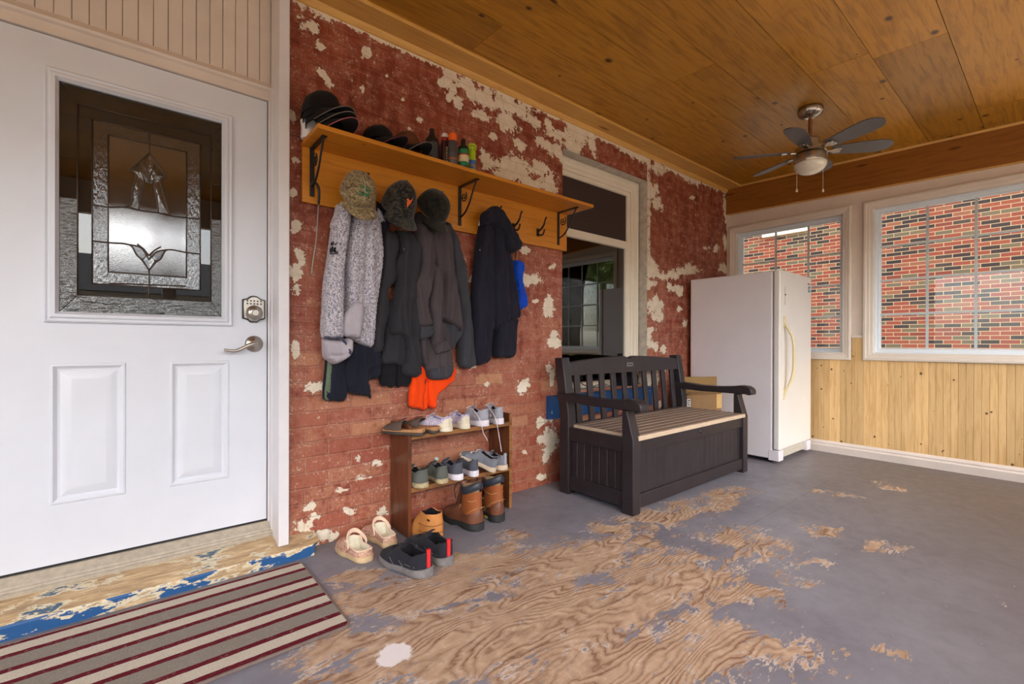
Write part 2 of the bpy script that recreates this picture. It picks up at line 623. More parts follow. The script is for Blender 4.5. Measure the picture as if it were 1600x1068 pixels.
M_BRICK = mat_brick_paint()
M_FLOOR = mat_floor()
M_CEIL = mat_wood('stained_pine_ceiling', C(190, 134, 44), C(136, 88, 22), C(62, 32, 10), 0, 0.42, (3.2, 4.6), 0.95, 0.75, True, C(146, 98, 34))
M_BEAM = mat_wood('stained_pine_beam', C(150, 94, 32), C(104, 58, 16), C(80, 36, 12), 1, 0.42, (1.6, 6.0), 0.8, 0.6, False)
M_RACKPINE = mat_wood('golden_pine_rack', C(204, 132, 34), C(158, 90, 18), C(88, 42, 12), 0, 0.4, (2.6, 5.0), 0.95, 0.5, False, coat=0.2)
M_LIGHTPINE = mat_wood('pale_pine_trim', C(214, 166, 88), C(180, 128, 58), C(120, 70, 30), 0, 0.45, (1.5, 6.0), 0.8, 0.5, False)
M_LIGHTPINE_Y = mat_wood('pale_pine_trim_across', C(214, 166, 96), C(180, 128, 60), C(120, 70, 30), 1, 0.45, (1.5, 6.0), 0.8, 0.5, False)
M_WAINSCOT = mat_wood('knotty_pine_wainscot', C(228, 192, 136), C(192, 146, 86), C(76, 38, 18), 2, 0.4, (8.5, 10.0), 1.0, 0.6, True, hue=0.30)
M_RACKWOOD = mat_wood('dark_brown_shoe_rack_wood', C(104, 58, 32), C(58, 28, 16), C(40, 20, 12), 2, 0.35, (1, 5), 0.3, 0.9, False, coat=0.3)
M_RACKWOOD_X = mat_wood('dark_brown_shelf_wood', C(100, 62, 36), C(56, 32, 18), C(40, 20, 12), 0, 0.4, (1, 5), 0.3, 0.9, False, coat=0.2)
M_RACKEDGE = mat_wood('worn_tan_shelf_edge', C(146, 100, 56), C(90, 54, 28), C(60, 30, 14), 0, 0.45, (1, 5), 0.3, 0.9, False)
M_NBRICK = mat_neighbour_brick()
M_HEATHER = mat_heather()
M_RUG = mat_rug()
M_SILL = mat_sill()
M_WHITE = plain('white_gloss_paint', C(222, 220, 222), 0.4, vary=0.02, scale=8)
M_DOOR = plain('white_steel_door', C(216, 220, 228), 0.38, vary=0.015, scale=4)
M_CREAMWALL = plain('cream_painted_panel', C(220, 208, 196), 0.5, vary=0.03, scale=5)
M_WINTRIM = plain('cream_window_trim', C(224, 214, 202), 0.42, vary=0.02, scale=6)
M_VINYL = plain('white_vinyl_frame', C(222, 232, 240), 0.3, vary=0.01)
M_SASH = plain('cream_sash_paint', C(232, 224, 206), 0.45, vary=0.02, scale=6)
M_MUNTIN = plain('grey_blue_muntin', C(196, 208, 212), 0.4, vary=0.02)
M_BASE = plain('white_baseboard', C(216, 206, 198), 0.4, vary=0.03, scale=6)
M_MORTARWHITE = plain('white_mortar_wash', C(196, 188, 176), 0.85, vary=0.1, scale=18, bump=0.5)
M_JAMBBRICK = M_BRICK
M_THRESH = plain('weathered_threshold', C(170, 160, 142), 0.5, vary=0.08, scale=40, bump=0.15)
M_BLACKRUBBER = plain('black_rubber', C(28, 27, 28), 0.7, vary=0.05)
M_IRON = plain('black_wrought_iron', C(30, 26, 26), 0.42, metal=0.3, vary=0.1, bump=0.3)
M_STEEL = plain('brushed_nickel', C(176, 168, 158), 0.28, metal=1.0, vary=0.04)
M_RODSTEEL = plain('dull_steel_rod', C(130, 120, 110), 0.35, metal=0.9, vary=0.04)
M_GLASS = mat_thin_glass('clear_window_glass')
M_GLASS_OLD = mat_thin_glass('old_sash_glass', (0.55, 0.57, 0.56, 1), 1.6, None, 0.0, 0.02)
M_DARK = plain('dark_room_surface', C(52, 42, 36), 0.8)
M_CAMING = plain('dark_lead_caming', C(70, 58, 50), 0.4, metal=0.6)
# ================================================================ wear maps, as places on the wall and floor
def px_blobs(lst, axis, val, iu, iv):
    """(px, py, rx, ry, deg) ellipses seen on a plane -> blobs in that plane's own metres"""
    out = []
    for px, py, rx, ry, dg in lst:
        c = at(px, py, axis, val)
        a = at(px+rx*math.cos(R(dg)), py+rx*math.sin(R(dg)), axis, val)
        b = at(px-ry*math.sin(R(dg)), py+ry*math.cos(R(dg)), axis, val)
        ru = max(0.008, (a-c).length)
        rv = max(0.008, (b-c).length)
        d = Vector(((a-c)[iu], (a-c)[iv])).normalized()
        out.append((c[iu], c[iv], ru, rv, d.x, d.y))
    return out


PEEL_PX = [
    (485, 42, 13, 9, 10), (500, 72, 8, 9, 0), (502, 114, 12, 6, 30), (512, 128, 5, 13, -20), (481, 128, 6, 4, 30), (572, 82, 8, 8, 40), (566, 138, 4, 7, 0),
    (630, 155, 3, 3, 0), (604, 118, 3, 4, 0), (470, 30, 6, 8, 0), (540, 30, 26, 7, 27), (600, 60, 30, 6, 27), (660, 88, 24, 6, 27),
    (704, 112, 10, 18, -10), (728, 128, 10, 18, 20), (716, 160, 8, 9, 0), (700, 155, 4, 8, 0), (764, 128, 30, 7, 27), (820, 158, 30, 6, 27), (755, 155, 26, 9, 30),
    (800, 165, 40, 11, 26), (792, 192, 16, 14, 10), (752, 180, 14, 7, 30), (835, 190, 14, 8, 40), (771, 214, 6, 5, 0), (812, 227, 13, 6, 30), (845, 222, 11, 6, 25),
    (857, 200, 8, 16, 0), (868, 236, 16, 10, 25), (759, 250, 9, 15, 10), (805, 262, 30, 15, 15), (788, 274, 18, 10, 0), (830, 286, 20, 11, 25), (858, 290, 12, 22, 0),
    (845, 262, 14, 8, 25), (820, 300, 12, 7, 0), (870, 178, 14, 8, 25), (900, 205, 15, 26, 0), (893, 225, 16, 14, 0), (925, 222, 5, 24, 0), (912, 205, 5, 12, 0),
    (870, 210, 12, 6, 20), (708, 142, 8, 16, -20), (692, 128, 8, 6, 0), (740, 148, 18, 6, 30), (656, 185, 5, 6, 0), (640, 200, 4, 4, 0),
    (463, 355, 9, 10, 0), (468, 400, 8, 16, -20), (463, 425, 10, 12, 0), (458, 300, 7, 8, 0), (461, 250, 7, 5, 20), (457, 180, 5, 9, 0), (462, 450, 6, 12, 0), (461, 545, 6, 15, 0),
    (497, 603, 14, 9, 0), (485, 790, 10, 9, -20), (490, 806, 10, 8, 10), (533, 765, 14, 4, -8), (566, 746, 16, 3, -8), (597, 798, 9, 7, 0), (545, 797, 13, 5, 10),
    (590, 723, 8, 5, 0), (560, 716, 5, 6, 30), (480, 850, 16, 12, 0), (500, 835, 18, 6, -14), (519, 838, 12, 6, -14), (475, 822, 14, 8, 0), (740, 434, 8, 10, 20), (828, 436, 15, 10, 0), (823, 390, 9, 6, 0),
    (738, 570, 5, 4, 0), (760, 600, 5, 3, 0), (819, 600, 10, 9, -10), (815, 604, 6, 10, 0), (843, 660, 6, 10, 0), (846, 686, 8, 10, 10), (858, 684, 12, 16, 0), (852, 712, 5, 14, 10), (858, 700, 12, 5, -20),
    (860, 652, 6, 7, 0), (862, 586, 4, 14, 0), (857, 576, 4, 8, 0), (865, 535, 11, 7, 10), (864, 522, 7, 7, 0), (858, 478, 8, 15, 10), (864, 416, 7, 3, -20), (836, 470, 5, 3, 0),
    (845, 745, 8, 4, 0), (820, 706, 5, 4, 0), (760, 640, 4, 3, 0),
    (1018, 298, 12, 11, 10), (1026, 316, 9, 12, 0), (1012, 330, 5, 8, 0), (1048, 256, 22, 8, 30), (1030, 262, 10, 12, 0), (1075, 276, 18, 5, 35), (1018, 418, 10, 14, 10), (1032, 432, 10, 4, 20),
    (1068, 424, 24, 6, -5), (1078, 419, 10, 7, 0), (1050, 430, 12, 5, 0), (1056, 450, 12, 5, 0), (1061, 457, 5, 6, 0), (1046, 448, 5, 6, 0), (1018, 443, 10, 4, 0), (1028, 493, 10, 10, 0), (1022, 477, 12, 12, 0), (1026, 470, 3, 10, 0),
    (1015, 516, 10, 4, -10), (1020, 540, 12, 6, 20), (1036, 545, 6, 7, 0), (1012, 530, 6, 12, -30), (1062, 482, 4, 4, 0), (1070, 504, 4, 6, 20), (1131, 420, 7, 8, 0), (1118, 388, 6, 6, 0), (1103, 387, 6, 3, 0),
    (1134, 330, 3, 26, 0), (1133, 380, 3, 12, 0), (1126, 290, 5, 5, 0), (1082, 308, 4, 3, 0), (1100, 278, 26, 4, 32), (1010, 240, 10, 12, 30), (990, 240, 30, 5, 28), (945, 215, 30, 5, 27),
    (1014, 590, 5, 26, 0), (1024, 590, 4, 24, 0), (1038, 575, 3, 12, 0), (1029, 632, 5, 6, 0),
]
FLOOR_WEAR_PX = [
    (640, 935, 150, 30, -6, .7), (760, 880, 130, 34, -8, .5), (700, 1000, 190, 60, -6, .8), (860, 960, 240, 70, -10, .65), (900, 870, 150, 36, -12, .5), (1010, 815, 110, 22, -14, .35),
    (1090, 790, 80, 20, -12, .3), (980, 1040, 260, 70, -5, .6), (1050, 900, 120, 60, -10, .45), (1180, 850, 110, 36, 5, .25), (1290, 830, 70, 16, 12, .15), (1380, 855, 36, 14, 20, .35), (1120, 1000, 130, 70, -5, .35),
    (1130, 770, 60, 14, -10, .2), (1300, 770, 60, 8, 5, .0), (1180, 930, 90, 30, 0, .15), (1400, 1020, 50, 12, 10, .15), (560, 900, 60, 14, -5, .5), (800, 835, 60, 12, -5, .1), (1240, 900, 60, 20, 5, .15),
    (1260, 1010, 90, 30, 0, .0), (1380, 755, 30, 5, 8, .2), (1395, 762, 36, 5, 8, .25), (1230, 1040, 100, 30, 0, .1), (540, 1060, 60, 22, 0, .6),
]
FLOOR_WHITE_PX = [(617, 1022, 34, 24, -14), (1195, 785, 20, 6, 8), (1160, 792, 30, 4, 0)]

PEEL = px_blobs(PEEL_PX, 1, YB, 0, 2)
FW = []
for q in FLOOR_WEAR_PX:
    b = px_blobs([q[:5]], 2, 0.0, 0, 1)[0]
    FW.append((b, q[5]))
FWH = px_blobs(FLOOR_WHITE_PX[:1], 2, 0.0, 0, 1)


def frange(a, b, step):
    n = max(1, int(round((b-a)/step)))
    return [a+(b-a)*i/n for i in range(n+1)]


def setattr_pts(o, name, vals):
    a = o.data.attributes.new(name, 'FLOAT', 'POINT')
    a.data.foreach_set('value', vals)


# ================================================================ floor
bm = bmesh.new()
xs = frange(-1.8, 5.283, 0.028)
ys = frange(-1.25, 2.66, 0.028)
V = [[bm.verts.new((x, y, 0)) for x in xs] for y in ys]
for j in range(len(ys)-1):
    for i in range(len(xs)-1):
        bm.faces.new((V[j][i], V[j][i+1], V[j+1][i+1], V[j+1][i]))
fl = struct('floor', bm, M_FLOOR, recalc=False)
wv, bv, wh = [], [], []
for v in fl.data.vertices:
    x, y = v.co.x, v.co.y
    best = -1.05
    for (cu, cv, ru, rv, ca, sa), st in FW:
        a = ((x-cu)*ca+(y-cv)*sa)/ru
        b = (-(x-cu)*sa+(y-cv)*ca)/rv
        d = math.sqrt(a*a+b*b)
        k = (st+0.35) if d < 0.4 else (st+0.35)-(d-0.4)*1.1
        best = max(best, k)
    wv.append(max(-0.86, min(0.72, best-0.38)))
    f = min(1, max(0, (x*0.5-y*0.8-0.6)/1.3))
    bv.append(f)
    wh.append(blob_field(FWH, x, y))
setattr_pts(fl, 'wear', wv)
setattr_pts(fl, 'brown', bv)
setattr_pts(fl, 'white', wh)

# ================================================================ brick wall
WX0, WX1, WZ1 = 2.574, 3.700, 2.555       # old window opening
WZ0 = 0.68
xs = sorted(set([round(v, 4) for v in frange(0.600, WX0, 0.02)+frange(WX0, WX1, 0.02)+frange(WX1, XW, 0.02)]))
zs = sorted(set([round(v, 4) for v in frange(0, WZ0, 0.02)+frange(WZ0, WZ1, 0.02)+frange(WZ1, 2.84, 0.02)]))
bm = bmesh.new()
V = {}


def wall_pt(x, z):
    n = noise.noise(Vector((x*1.7, 3.1, z*1.7)))*0.004+noise.noise(Vector((x*9, 1.0, z*14)))*0.0025
    return n


def gv(i, j):
    if (i, j) not in V:
        x, z = xs[i], zs[j]
        edge = (WX0-1e-4 <= x <= WX1+1e-4 and WZ0-1e-4 <= z <= WZ1+1e-4)
        V[(i, j)] = bm.verts.new((x, YB+(0 if edge else wall_pt(x, z)), z))
    return V[(i, j)]


for j in range(len(zs)-1):
    for i in range(len(xs)-1):
        cx, cz = (xs[i]+xs[i+1])/2, (zs[j]+zs[j+1])/2
        if WX0 < cx < WX1 and WZ0 < cz < WZ1:
            continue
        bm.faces.new((gv(i, j), gv(i+1, j), gv(i+1, j+1), gv(i, j+1)))
wb = struct('wall_back', bm, M_BRICK, smooth=True, angle=180, recalc=False)
pv, wo = [], []
for v in wb.data.vertices:
    x, z = v.co.x, v.co.z
    p = blob_field(PEEL, x, z)
    # ragged strip of old white coat just under the ceiling board
    strip = 1-(2.80-z)/0.055 if x > 0.62 else -1
    p = max(p, min(strip-0.25, 0.6))
    # mortar wash at the reveal of the old window
    if WX1 < x < WX1+0.05 and z > 1.55:
        p = max(p, 0.35)
    pv.append(max(-1.0, min(1.0, p)))
    w = 1.0-max(0, min(1, (z-0.75)/1.0))
    w = w*0.9+0.1
    if x > 3.9:
        w *= 0.45
    if 3.7 < x < 3.82 and z < 1.7:
        w = 1.25
    wo.append(w)
setattr_pts(wb, 'peel', pv)
setattr_pts(wb, 'worn', wo)

# reveals of the window opening (white-washed brick) and its soffit
DR = 0.085
bm = bmesh.new()
for (a, b, c, d) in (((WX1, YB, WZ0), (WX1, YB+DR+.05, WZ0), (WX1, YB+DR+.05, WZ1), (WX1, YB, WZ1)),
                     ((WX0, YB, WZ0), (WX0, YB+DR+.05, WZ0), (WX0, YB+DR+.05, WZ1), (WX0, YB, WZ1)),
                     ((WX0, YB, WZ1), (WX1, YB, WZ1), (WX1, YB+DR+.05, WZ1), (WX0, YB+DR+.05, WZ1)),
                     ((WX0, YB, WZ0), (WX1, YB, WZ0), (WX1, YB+DR+.05, WZ0), (WX0, YB+DR+.05, WZ0))):
    vs = [bm.verts.new(p) for p in (a, b, c, d)]
    bm.faces.new(vs)
bmesh.ops.subdivide_edges(bm, edges=bm.edges, cuts=10, use_grid_fill=True)
for v in bm.verts:
    if v.co.y > YB+0.002:
        v.co += Vector((noise.noise(v.co*23)*0.004, 0, noise.noise(v.co*19)*0.004))
struct('trim_1', bm, M_MORTARWHITE, smooth=True, recalc=False)

# ================================================================ old sash window
def ring(bm, rect, prof, plane='y', close=False):
    """mitred frame: rect (u0,u1,z0,z1), prof = [(inset, depth)], depth = coordinate on the plane axis"""
    u0, u1, z0, z1 = rect
    loops = []
    for ins, d in prof:
        lp = [(u0+ins, z0+ins), (u1-ins, z0+ins), (u1-ins, z1-ins), (u0+ins, z1-ins)]
        loops.append([(p[0], d, p[1]) if plane == 'y' else (d, p[0], p[1]) for p in lp])
    if close:
        loops.append(loops[0])
    loft(bm, loops, True, False, False)
    if close:
        bmesh.ops.remove_doubles(bm, verts=bm.verts, dist=1e-6)


yw = YB+DR
w3 = struct_empty('window_3', (3.13, yw, WZ0))
ox0, ox1, oz1 = WX0-0.08, 3.668, 2.520
ox1 = at(998, 300, 1, yw).x
oz1 = at(998, 287, 1, yw).z
cas = bmesh.new()
ring(cas, (ox0, ox1, 0.62, oz1), [(0, yw+.04), (0, yw), (.02, yw-.012), (.034, yw-.012), (.038, yw-.002), (.07, yw+.0), (.074, yw+.012), (.10, yw+.014), (.10, yw+.07)])
part('window_frame', cas, M_SASH, w3, smooth=True, angle=30)
ix1 = at(975, 300, 1, yw+.03).x
rail_z = at(930, 372, 1, yw+.03).z
sas = bmesh.new()
ring(sas, (ox0+.1, ox1-.1, rail_z-.02, oz1-.1), [(0, yw+.06), (0, yw+.03), (.028, yw+.03), (.034, yw+.04), (.034, yw+.055)])
part('upper_sash', sas, M_SASH, w3, smooth=True, angle=30)
sas = bmesh.new()
ring(sas, (ox0+.1, ox1-.1, 0.665, rail_z+.03), [(0, yw+.07), (0, yw+.02), (.034, yw+.02), (.06, yw+.024), (.066, yw+.036), (.066, yw+.06)])
part('lower_sash', sas, M_SASH, w3, smooth=True, angle=30)
pn = newbox(ox0+.12, ox1-.12, yw+.047, yw+.05, rail_z, oz1-.12)
tsc = NT('dark_insect_screen')
ck = tsc.n('ShaderNodeTexChecker', {'Vector': tsc.co(), 'Scale': 700.0})
tsc.bsdf(color=tsc.mix(ck.outputs['Fac'], C(44, 30, 28), C(58, 42, 38)), rough=0.55)
part('screen', pn, tsc.m, w3, label='dark screened upper light')
pn = newbox(ox0+.14, ox1-.14, yw+.04, yw+.043, 0.66, rail_z)
part('pane', pn, M_GLASS_OLD, w3)
bm = bmesh.new()
prism(bm, [(YB+.01, .485), (YB-.030, .485), (YB-.032, .648), (YB-.026, .652), (YB+DR+.02, .690), (YB+DR+.02, .60), (YB+.01, .60)], 'x', at(858, 640, 1, 2.455).x, 3.74)
tbs = NT('chipped_blue_window_sill')
nb1 = tbs.noise(tbs.co(), 14, 6, .65)
tbs.bsdf(color=tbs.mix(tbs.ramp(nb1, [(.66, 0.0), (.69, 1.0)]), C(30, 74, 124), C(190, 180, 166)), rough=.5)
part('sill', bm, tbs.m, w3, label='projecting sill painted blue')

# dark rooms of the house behind the door and the old window
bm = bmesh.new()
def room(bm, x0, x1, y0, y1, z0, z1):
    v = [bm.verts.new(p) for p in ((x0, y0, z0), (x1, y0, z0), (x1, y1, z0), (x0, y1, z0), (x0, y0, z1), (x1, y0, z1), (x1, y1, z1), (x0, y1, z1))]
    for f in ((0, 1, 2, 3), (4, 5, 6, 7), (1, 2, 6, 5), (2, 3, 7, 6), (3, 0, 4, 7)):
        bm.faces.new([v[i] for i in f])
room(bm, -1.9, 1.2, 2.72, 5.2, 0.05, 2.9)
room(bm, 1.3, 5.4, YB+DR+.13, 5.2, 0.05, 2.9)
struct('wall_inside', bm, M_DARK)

# curtain behind the old window (belongs to the room, seen through the glass)
bm = bmesh.new()
rows = []
for j in range(25):
    z = 1.99-1.05*j/24
    half = 0.16+0.0*j
    row = []
    for i in range(41):
        u = i/40
        pull = 0.0 if j > 8 else 0.0
        sway = 0.10*math.sin(j/24*PI*0.9)
        x = 2.48+0.33*u+sway*(0.4+u*0.6)*(1-0.2*u)
        if z < 1.35:
            x -= (1.35-z)*0.0
        y = YB+DR+.20+0.03*math.sin(u*26+z*1.3)+0.01*math.sin(u*60)
        zz = z+0.25*u*(1 if j == 24 else 0)
        row.append((x, y, zz))
    rows.append(row)
loft(bm, rows, False)
solo('curtain', bm, fabric('grey_sheer_curtain', C(176, 168, 170)), 'pale grey curtain hanging behind the lower pane of the old sash window', 'curtain', smooth=True, angle=180).modifiers.new('s', 'SOLIDIFY').thickness = 0.003

# ================================================================ window wall
W1 = (at(1331, 500, 0, XW).y, at(1141.5, 360, 0, XW).y)      # casing outer y range
W2 = (-0.245, at(1349.8, 500, 0, XW).y)
WZ = (0.903, 2.366)
CW = 0.068
bm = bmesh.new()
def cells(bm, x, us, zs, skip, flip=False):
    for i in range(len(us)-1):
        for j in range(len(zs)-1):
            cu, cz = (us[i]+us[i+1])/2, (zs[j]+zs[j+1])/2
            if skip(cu, cz):
                continue
            bm.faces.new([bm.verts.new(p) for p in ((x, us[i], zs[j]), (x, us[i+1], zs[j]), (x, us[i+1], zs[j+1]), (x, us[i], zs[j+1]))])
HW = [(w[0]+CW, w[1]-CW) for w in (W1, W2)]
HZ = (WZ[0]+CW, WZ[1]-CW)
def inhole(u, z):
    return any(h[0] < u < h[1] and HZ[0] < z < HZ[1] for h in HW)
us = sorted([-1.25, HW[1][0], HW[1][1], HW[0][0], HW[0][1], YB])
cells(bm, XW-0.008, us, [0, HZ[0], HZ[1], 2.84], inhole)
cells(bm, XW+0.12, us, [0, HZ[0], HZ[1], 2.84], inhole)
struct('wall_right', bm, M_CREAMWALL)

# knotty pine boards
bm = bmesh.new()
lay = bm.faces.layers.float.new('bid')
y = 2.48
k = 0
xf = XW-0.020
while y > -1.2:
    bw = 0.091
    y0, y1 = y-bw, y
    zt = 0.93
    if W2[1]-0.01 < (y0+y1)/2 < W1[0]+0.01:
        zt = 1.115
    for (a, b) in ((y0+.0007, (y0+y1)/2-.0003), ((y0+y1)/2+.0003, y1-.0007)):
        n0 = len(bm.faces)
        prism(bm, [(xf+.012, a-.001), (xf+.004, a-.001), (xf, a+.002), (xf, b-.002), (xf+.004, b+.001), (xf+.012, b+.001)], 'z', 0.0, zt)
        bm.faces.ensure_lookup_table()
        for f in bm.faces[n0:]:
            f[lay] = (k*0.6180339) % 1.0
    y -= bw
    k += 1
wp = struct('trim_2', bm, M_WAINSCOT)
struct('trim_3', newbox(XW-0.03, XW-0.008, W2[1], W1[0], 1.112, 1.135), M_WINTRIM, bevel=.004)
# cream cap corner strip where brick meets the panel
struct('trim_4', newbox(XW-0.022, XW-0.004, YB-0.028, YB, 0.11, 2.52), M_CREAMWALL, bevel=.003)

# baseboard
prof = [(XW-.020, 0), (XW-.044, 0), (XW-.044, .062), (XW-.040, .070), (XW-.036, .074), (XW-.036, .088), (XW-.028, .100), (XW-.024, .108), (XW-.020, .110)]
bm = bmesh.new()
loft(bm, [[(p[0], yy, p[1]) for p in prof] for yy in (YB, -1.2)])
struct('baseboard_right', bm, M_BASE, smooth=True, angle=25)

GX = XW+0.075
PROF = [(0, XW-.008), (0, XW-.034), (.006, XW-.038), (.020, XW-.038), (.025, XW-.030), (.045, XW-.028), (.050, XW-.022), (.068, XW-.020), (.068, XW+.03), (.068, XW+.055)]
for idx, (w, cols) in enumerate(((W1, (1213, 1264)), (W2, (1449.5, 1525.5, 1604.0)))):
    e = struct_empty('window_%d' % (idx+1), (XW, (w[0]+w[1])/2, WZ[0]))
    bm = bmesh.new()
    ring(bm, (w[0], w[1], WZ[0], WZ[1]), PROF, 'x')
    part('casing', bm, M_WINTRIM, e, smooth=True, angle=30)
    bm = bmesh.new()
    f0 = CW-.002
    ring(bm, (w[0], w[1], WZ[0], WZ[1]), [(f0, XW+.09), (f0, XW+.045), (f0+.014, XW+.045), (f0+.016, XW+.055), (f0+.036, XW+.058), (f0+.040, XW+.066), (f0+.046, XW+.068), (f0+.046, XW+.09)], 'x')
    part('window_frame', bm, M_VINYL, e, smooth=True, angle=30)
    g = f0+.044
    part('pane', newbox(GX, GX+.003, w[0]+g, w[1]-g, WZ[0]+g, WZ[1]-g), M_GLASS, e)
    bm = bmesh.new()
    for c in cols:
        yy = at(c, 440, 0, GX+.01).y
        box(bm, GX-.010, GX-.002, yy-.009, yy+.009, WZ[0]+g, WZ[1]-g)
    part('vertical_glazing_bars', bm, M_MUNTIN, e)
    bm = bmesh.new()
    zz0, zz1 = WZ[0]+g, WZ[1]-g
    for q in (1, 2, 3):
        z = zz0+(zz1-zz0)*q/4
        box(bm, GX-.0095, GX-.0025, w[0]+g, w[1]-g, z-.009, z+.009)
    part('horizontal_glazing_bars', bm, M_MUNTIN, e)

# ================================================================ ceiling boards
bm = bmesh.new()
lay = bm.faces.layers.float.new('bid')
EDG = [2.60, 2.297, 1.992, 1.689, 1.395, 1.068, .748, .418, .10, -.21, -.52, -.83, -1.25]
JO = {1: [at(760, 63, 2, 2.80).x, 4.1], 2: [at(1000, 230, 2, 2.79).x], 3: [1.2, at(1110, 105, 2, 2.78).x], 4: [4.2], 5: [at(1236, 130, 2, 2.77).x], 6: [2.0, at(1328, 105, 2, 2.77).x], 7: [3.0, 4.75], 8: [at(1557, 130, 2, 2.75).x], 9: [2.2]}
rnd = random.Random(3)
for i in range(len(EDG)-1):
    y1, y0 = EDG[i], EDG[i+1]
    js = [-1.8]+sorted(JO.get(i, [1.0+rnd.random()*2]))+[XW+.02]
    for a, b in zip(js, js[1:]):
        dz = rnd.uniform(-.0015, .0015)
        n0 = len(bm.faces)
        g = .0016
        pts = [(a+g, y0+g), (b-g, y0+g), (b-g, y1-g), (a+g, y1-g)]
        lo = [bm.verts.new((p[0], p[1], ceil_z(p[1])+dz)) for p in pts]
        hi = [bm.verts.new((p[0], p[1], ceil_z(p[1])+.02)) for p in pts]
        bm.faces.new(lo[::-1])
        for q in range(4):
            bm.faces.new((lo[q], lo[(q+1) % 4], hi[(q+1) % 4], hi[q]))
        bm.faces.ensure_lookup_table()
        t_ = rnd.random()
        for f in bm.faces[n0:]:
            f[lay] = t_
v = [bm.verts.new(p) for p in ((-2.3, -1.75, ceil_z(-1.75)+.03), (XW+.4, -1.75, ceil_z(-1.75)+.03), (XW+.4, 2.72, ceil_z(2.72)+.03), (-2.3, 2.72, ceil_z(2.72)+.03))]
bm.faces.new(v)
v = [bm.verts.new(p.co+Vector((0, 0, .1))) for p in v]
bm.faces.new(v)
struct('ceiling', bm, M_CEIL)

# flat pine board along the wall head, plus the small strip under it
def sweep_x(bm, prof, x0, x1):
    loft(bm, [[(x, p[0], p[1]) for p in prof] for x in (x0, x1)])
bm = bmesh.new()
z2, z1_ = ceil_z(YB), ceil_z(2.315)
sweep_x(bm, [(YB, z2-.0), (YB, z2-.020), (2.318, z1_-.018), (2.315, z1_-.014), (2.315, z1_)], 0.55, XW-.01)
struct('trim_5', bm, M_LIGHTPINE, smooth=True, angle=30)
bm = bmesh.new()
sweep_x(bm, [(YB+.004, z2-.020), (YB+.004, z2-.052), (YB-.010, z2-.052), (YB-.022, z2-.040), (YB-.030, z2-.022)], 0.60, XW-.01)
struct('trim_6', bm, M_LIGHTPINE, smooth=True, angle=40)

# stained beam over the windows
def yloft(bm, prof_at, ys):
    loft(bm, [prof_at(yy) for yy in ys])
bx = XW-0.045
bm = bmesh.new()
yloft(bm, lambda yy: [(bx, yy, ceil_z(yy)), (XW, yy, ceil_z(yy)), (XW, yy, ceil_z(yy)-.298), (bx, yy, ceil_z(yy)-.298)], [YB-.002, .8, -1.2])
struct('trim_7', bm, M_BEAM, bevel=.002)
bm = bmesh.new()
yloft(bm, lambda yy: [(bx-.016, yy, ceil_z(yy)), (bx, yy, ceil_z(yy)), (bx, yy, ceil_z(yy)-.016)], [YB-.02, .8, -1.2])
struct('trim_8', bm, M_LIGHTPINE_Y)
bm = bmesh.new()
yloft(bm, lambda yy: [(bx-.002, yy, ceil_z(yy)-.2985), (XW-.008, yy, ceil_z(yy)-.2985), (XW-.008, yy, ceil_z(yy)-.306), (bx-.002, yy, ceil_z(yy)-.306)], [YB-.01, .8, -1.2])
struct('trim_9', bm, M_LIGHTPINE_Y)

# ================================================================ door wall
YD = 2.60
DX1 = at(417, 400, 1, YD).x
DZ0 = at(416, 809.4, 1, YD).z
DZ1 = at(417, 159.3, 1, YD).z
DX0 = DX1-0.975
door = struct_empty('door_1', ((DX0+DX1)/2, YD, DZ0))


def D(px, py):
    p = at(px, py, 1, YD)
    return p.x, p.z


gx0, gz0 = D(92, 491)
gx1, gz1 = D(350, 189)
pL = (D(77, 700)[0], D(197, 700)[0], D(77, 790)[1], D(77, 568)[1])
pR = (D(264.5, 700)[0], D(358, 700)[0], pL[2], pL[3])
fx0, fz0 = D(68, 506)
fx1, fz1 = D(363, 183)
fr = (fx0, fx1, (fz0+D(363, 507)[1])/2, fz1)
bm = bmesh.new()
us = sorted([DX0, pL[0], pL[1], pR[0], pR[1], DX1, fr[0]+.02, fr[1]-.02])
zz = sorted([DZ0, pL[2], pL[3], fr[2]+.02, fr[3]-.02, DZ1])
def inrect(u, z, r):
    return r[0] < u < r[1] and r[2] < z < r[3]
for i in range(len(us)-1):
    for j in range(len(zz)-1):
        cu, cz = (us[i]+us[i+1])/2, (zz[j]+zz[j+1])/2
        if inrect(cu, cz, pL) or inrect(cu, cz, pR) or inrect(cu, cz, (fr[0]+.02, fr[1]-.02, fr[2]+.02, fr[3]-.02)):
            continue
        bm.faces.new([bm.verts.new(p) for p in ((us[i], YD, zz[j]), (us[i+1], YD, zz[j]), (us[i+1], YD, zz[j+1]), (us[i], YD, zz[j+1]))])
bmesh.ops.remove_doubles(bm, verts=bm.verts, dist=1e-5)
for (a, b) in (((DX1, DZ0), (DX1, DZ1)), ((DX0, DZ1), (DX1, DZ1)), ((DX0, DZ0), (DX1, DZ0))):
    bm.faces.new([bm.verts.new(p) for p in ((a[0], YD, a[1]), (b[0], YD, b[1]), (b[0], YD+.045, b[1]), (a[0], YD+.045, a[1]))])
for r in (pL, pR):
    prof = [(0, YD), (.004, YD-.004), (.010, YD-.005), (.016, YD+.001), (.022, YD+.007), (.030, YD+.008), (.038, YD+.005), (.060, YD-.001), (.064, YD-.002)]
    ring(bm, r, prof)
    q = .064
    bm.faces.new([bm.verts.new(p) for p in ((r[0]+q, YD-.002, r[2]+q), (r[1]-q, YD-.002, r[2]+q), (r[1]-q, YD-.002, r[3]-q), (r[0]+q, YD-.002, r[3]-q))])
part('slab', bm, M_DOOR, door, smooth=True, angle=20, label='white door slab with two raised panels')
bm = bmesh.new()
ins = gx0-fr[0]
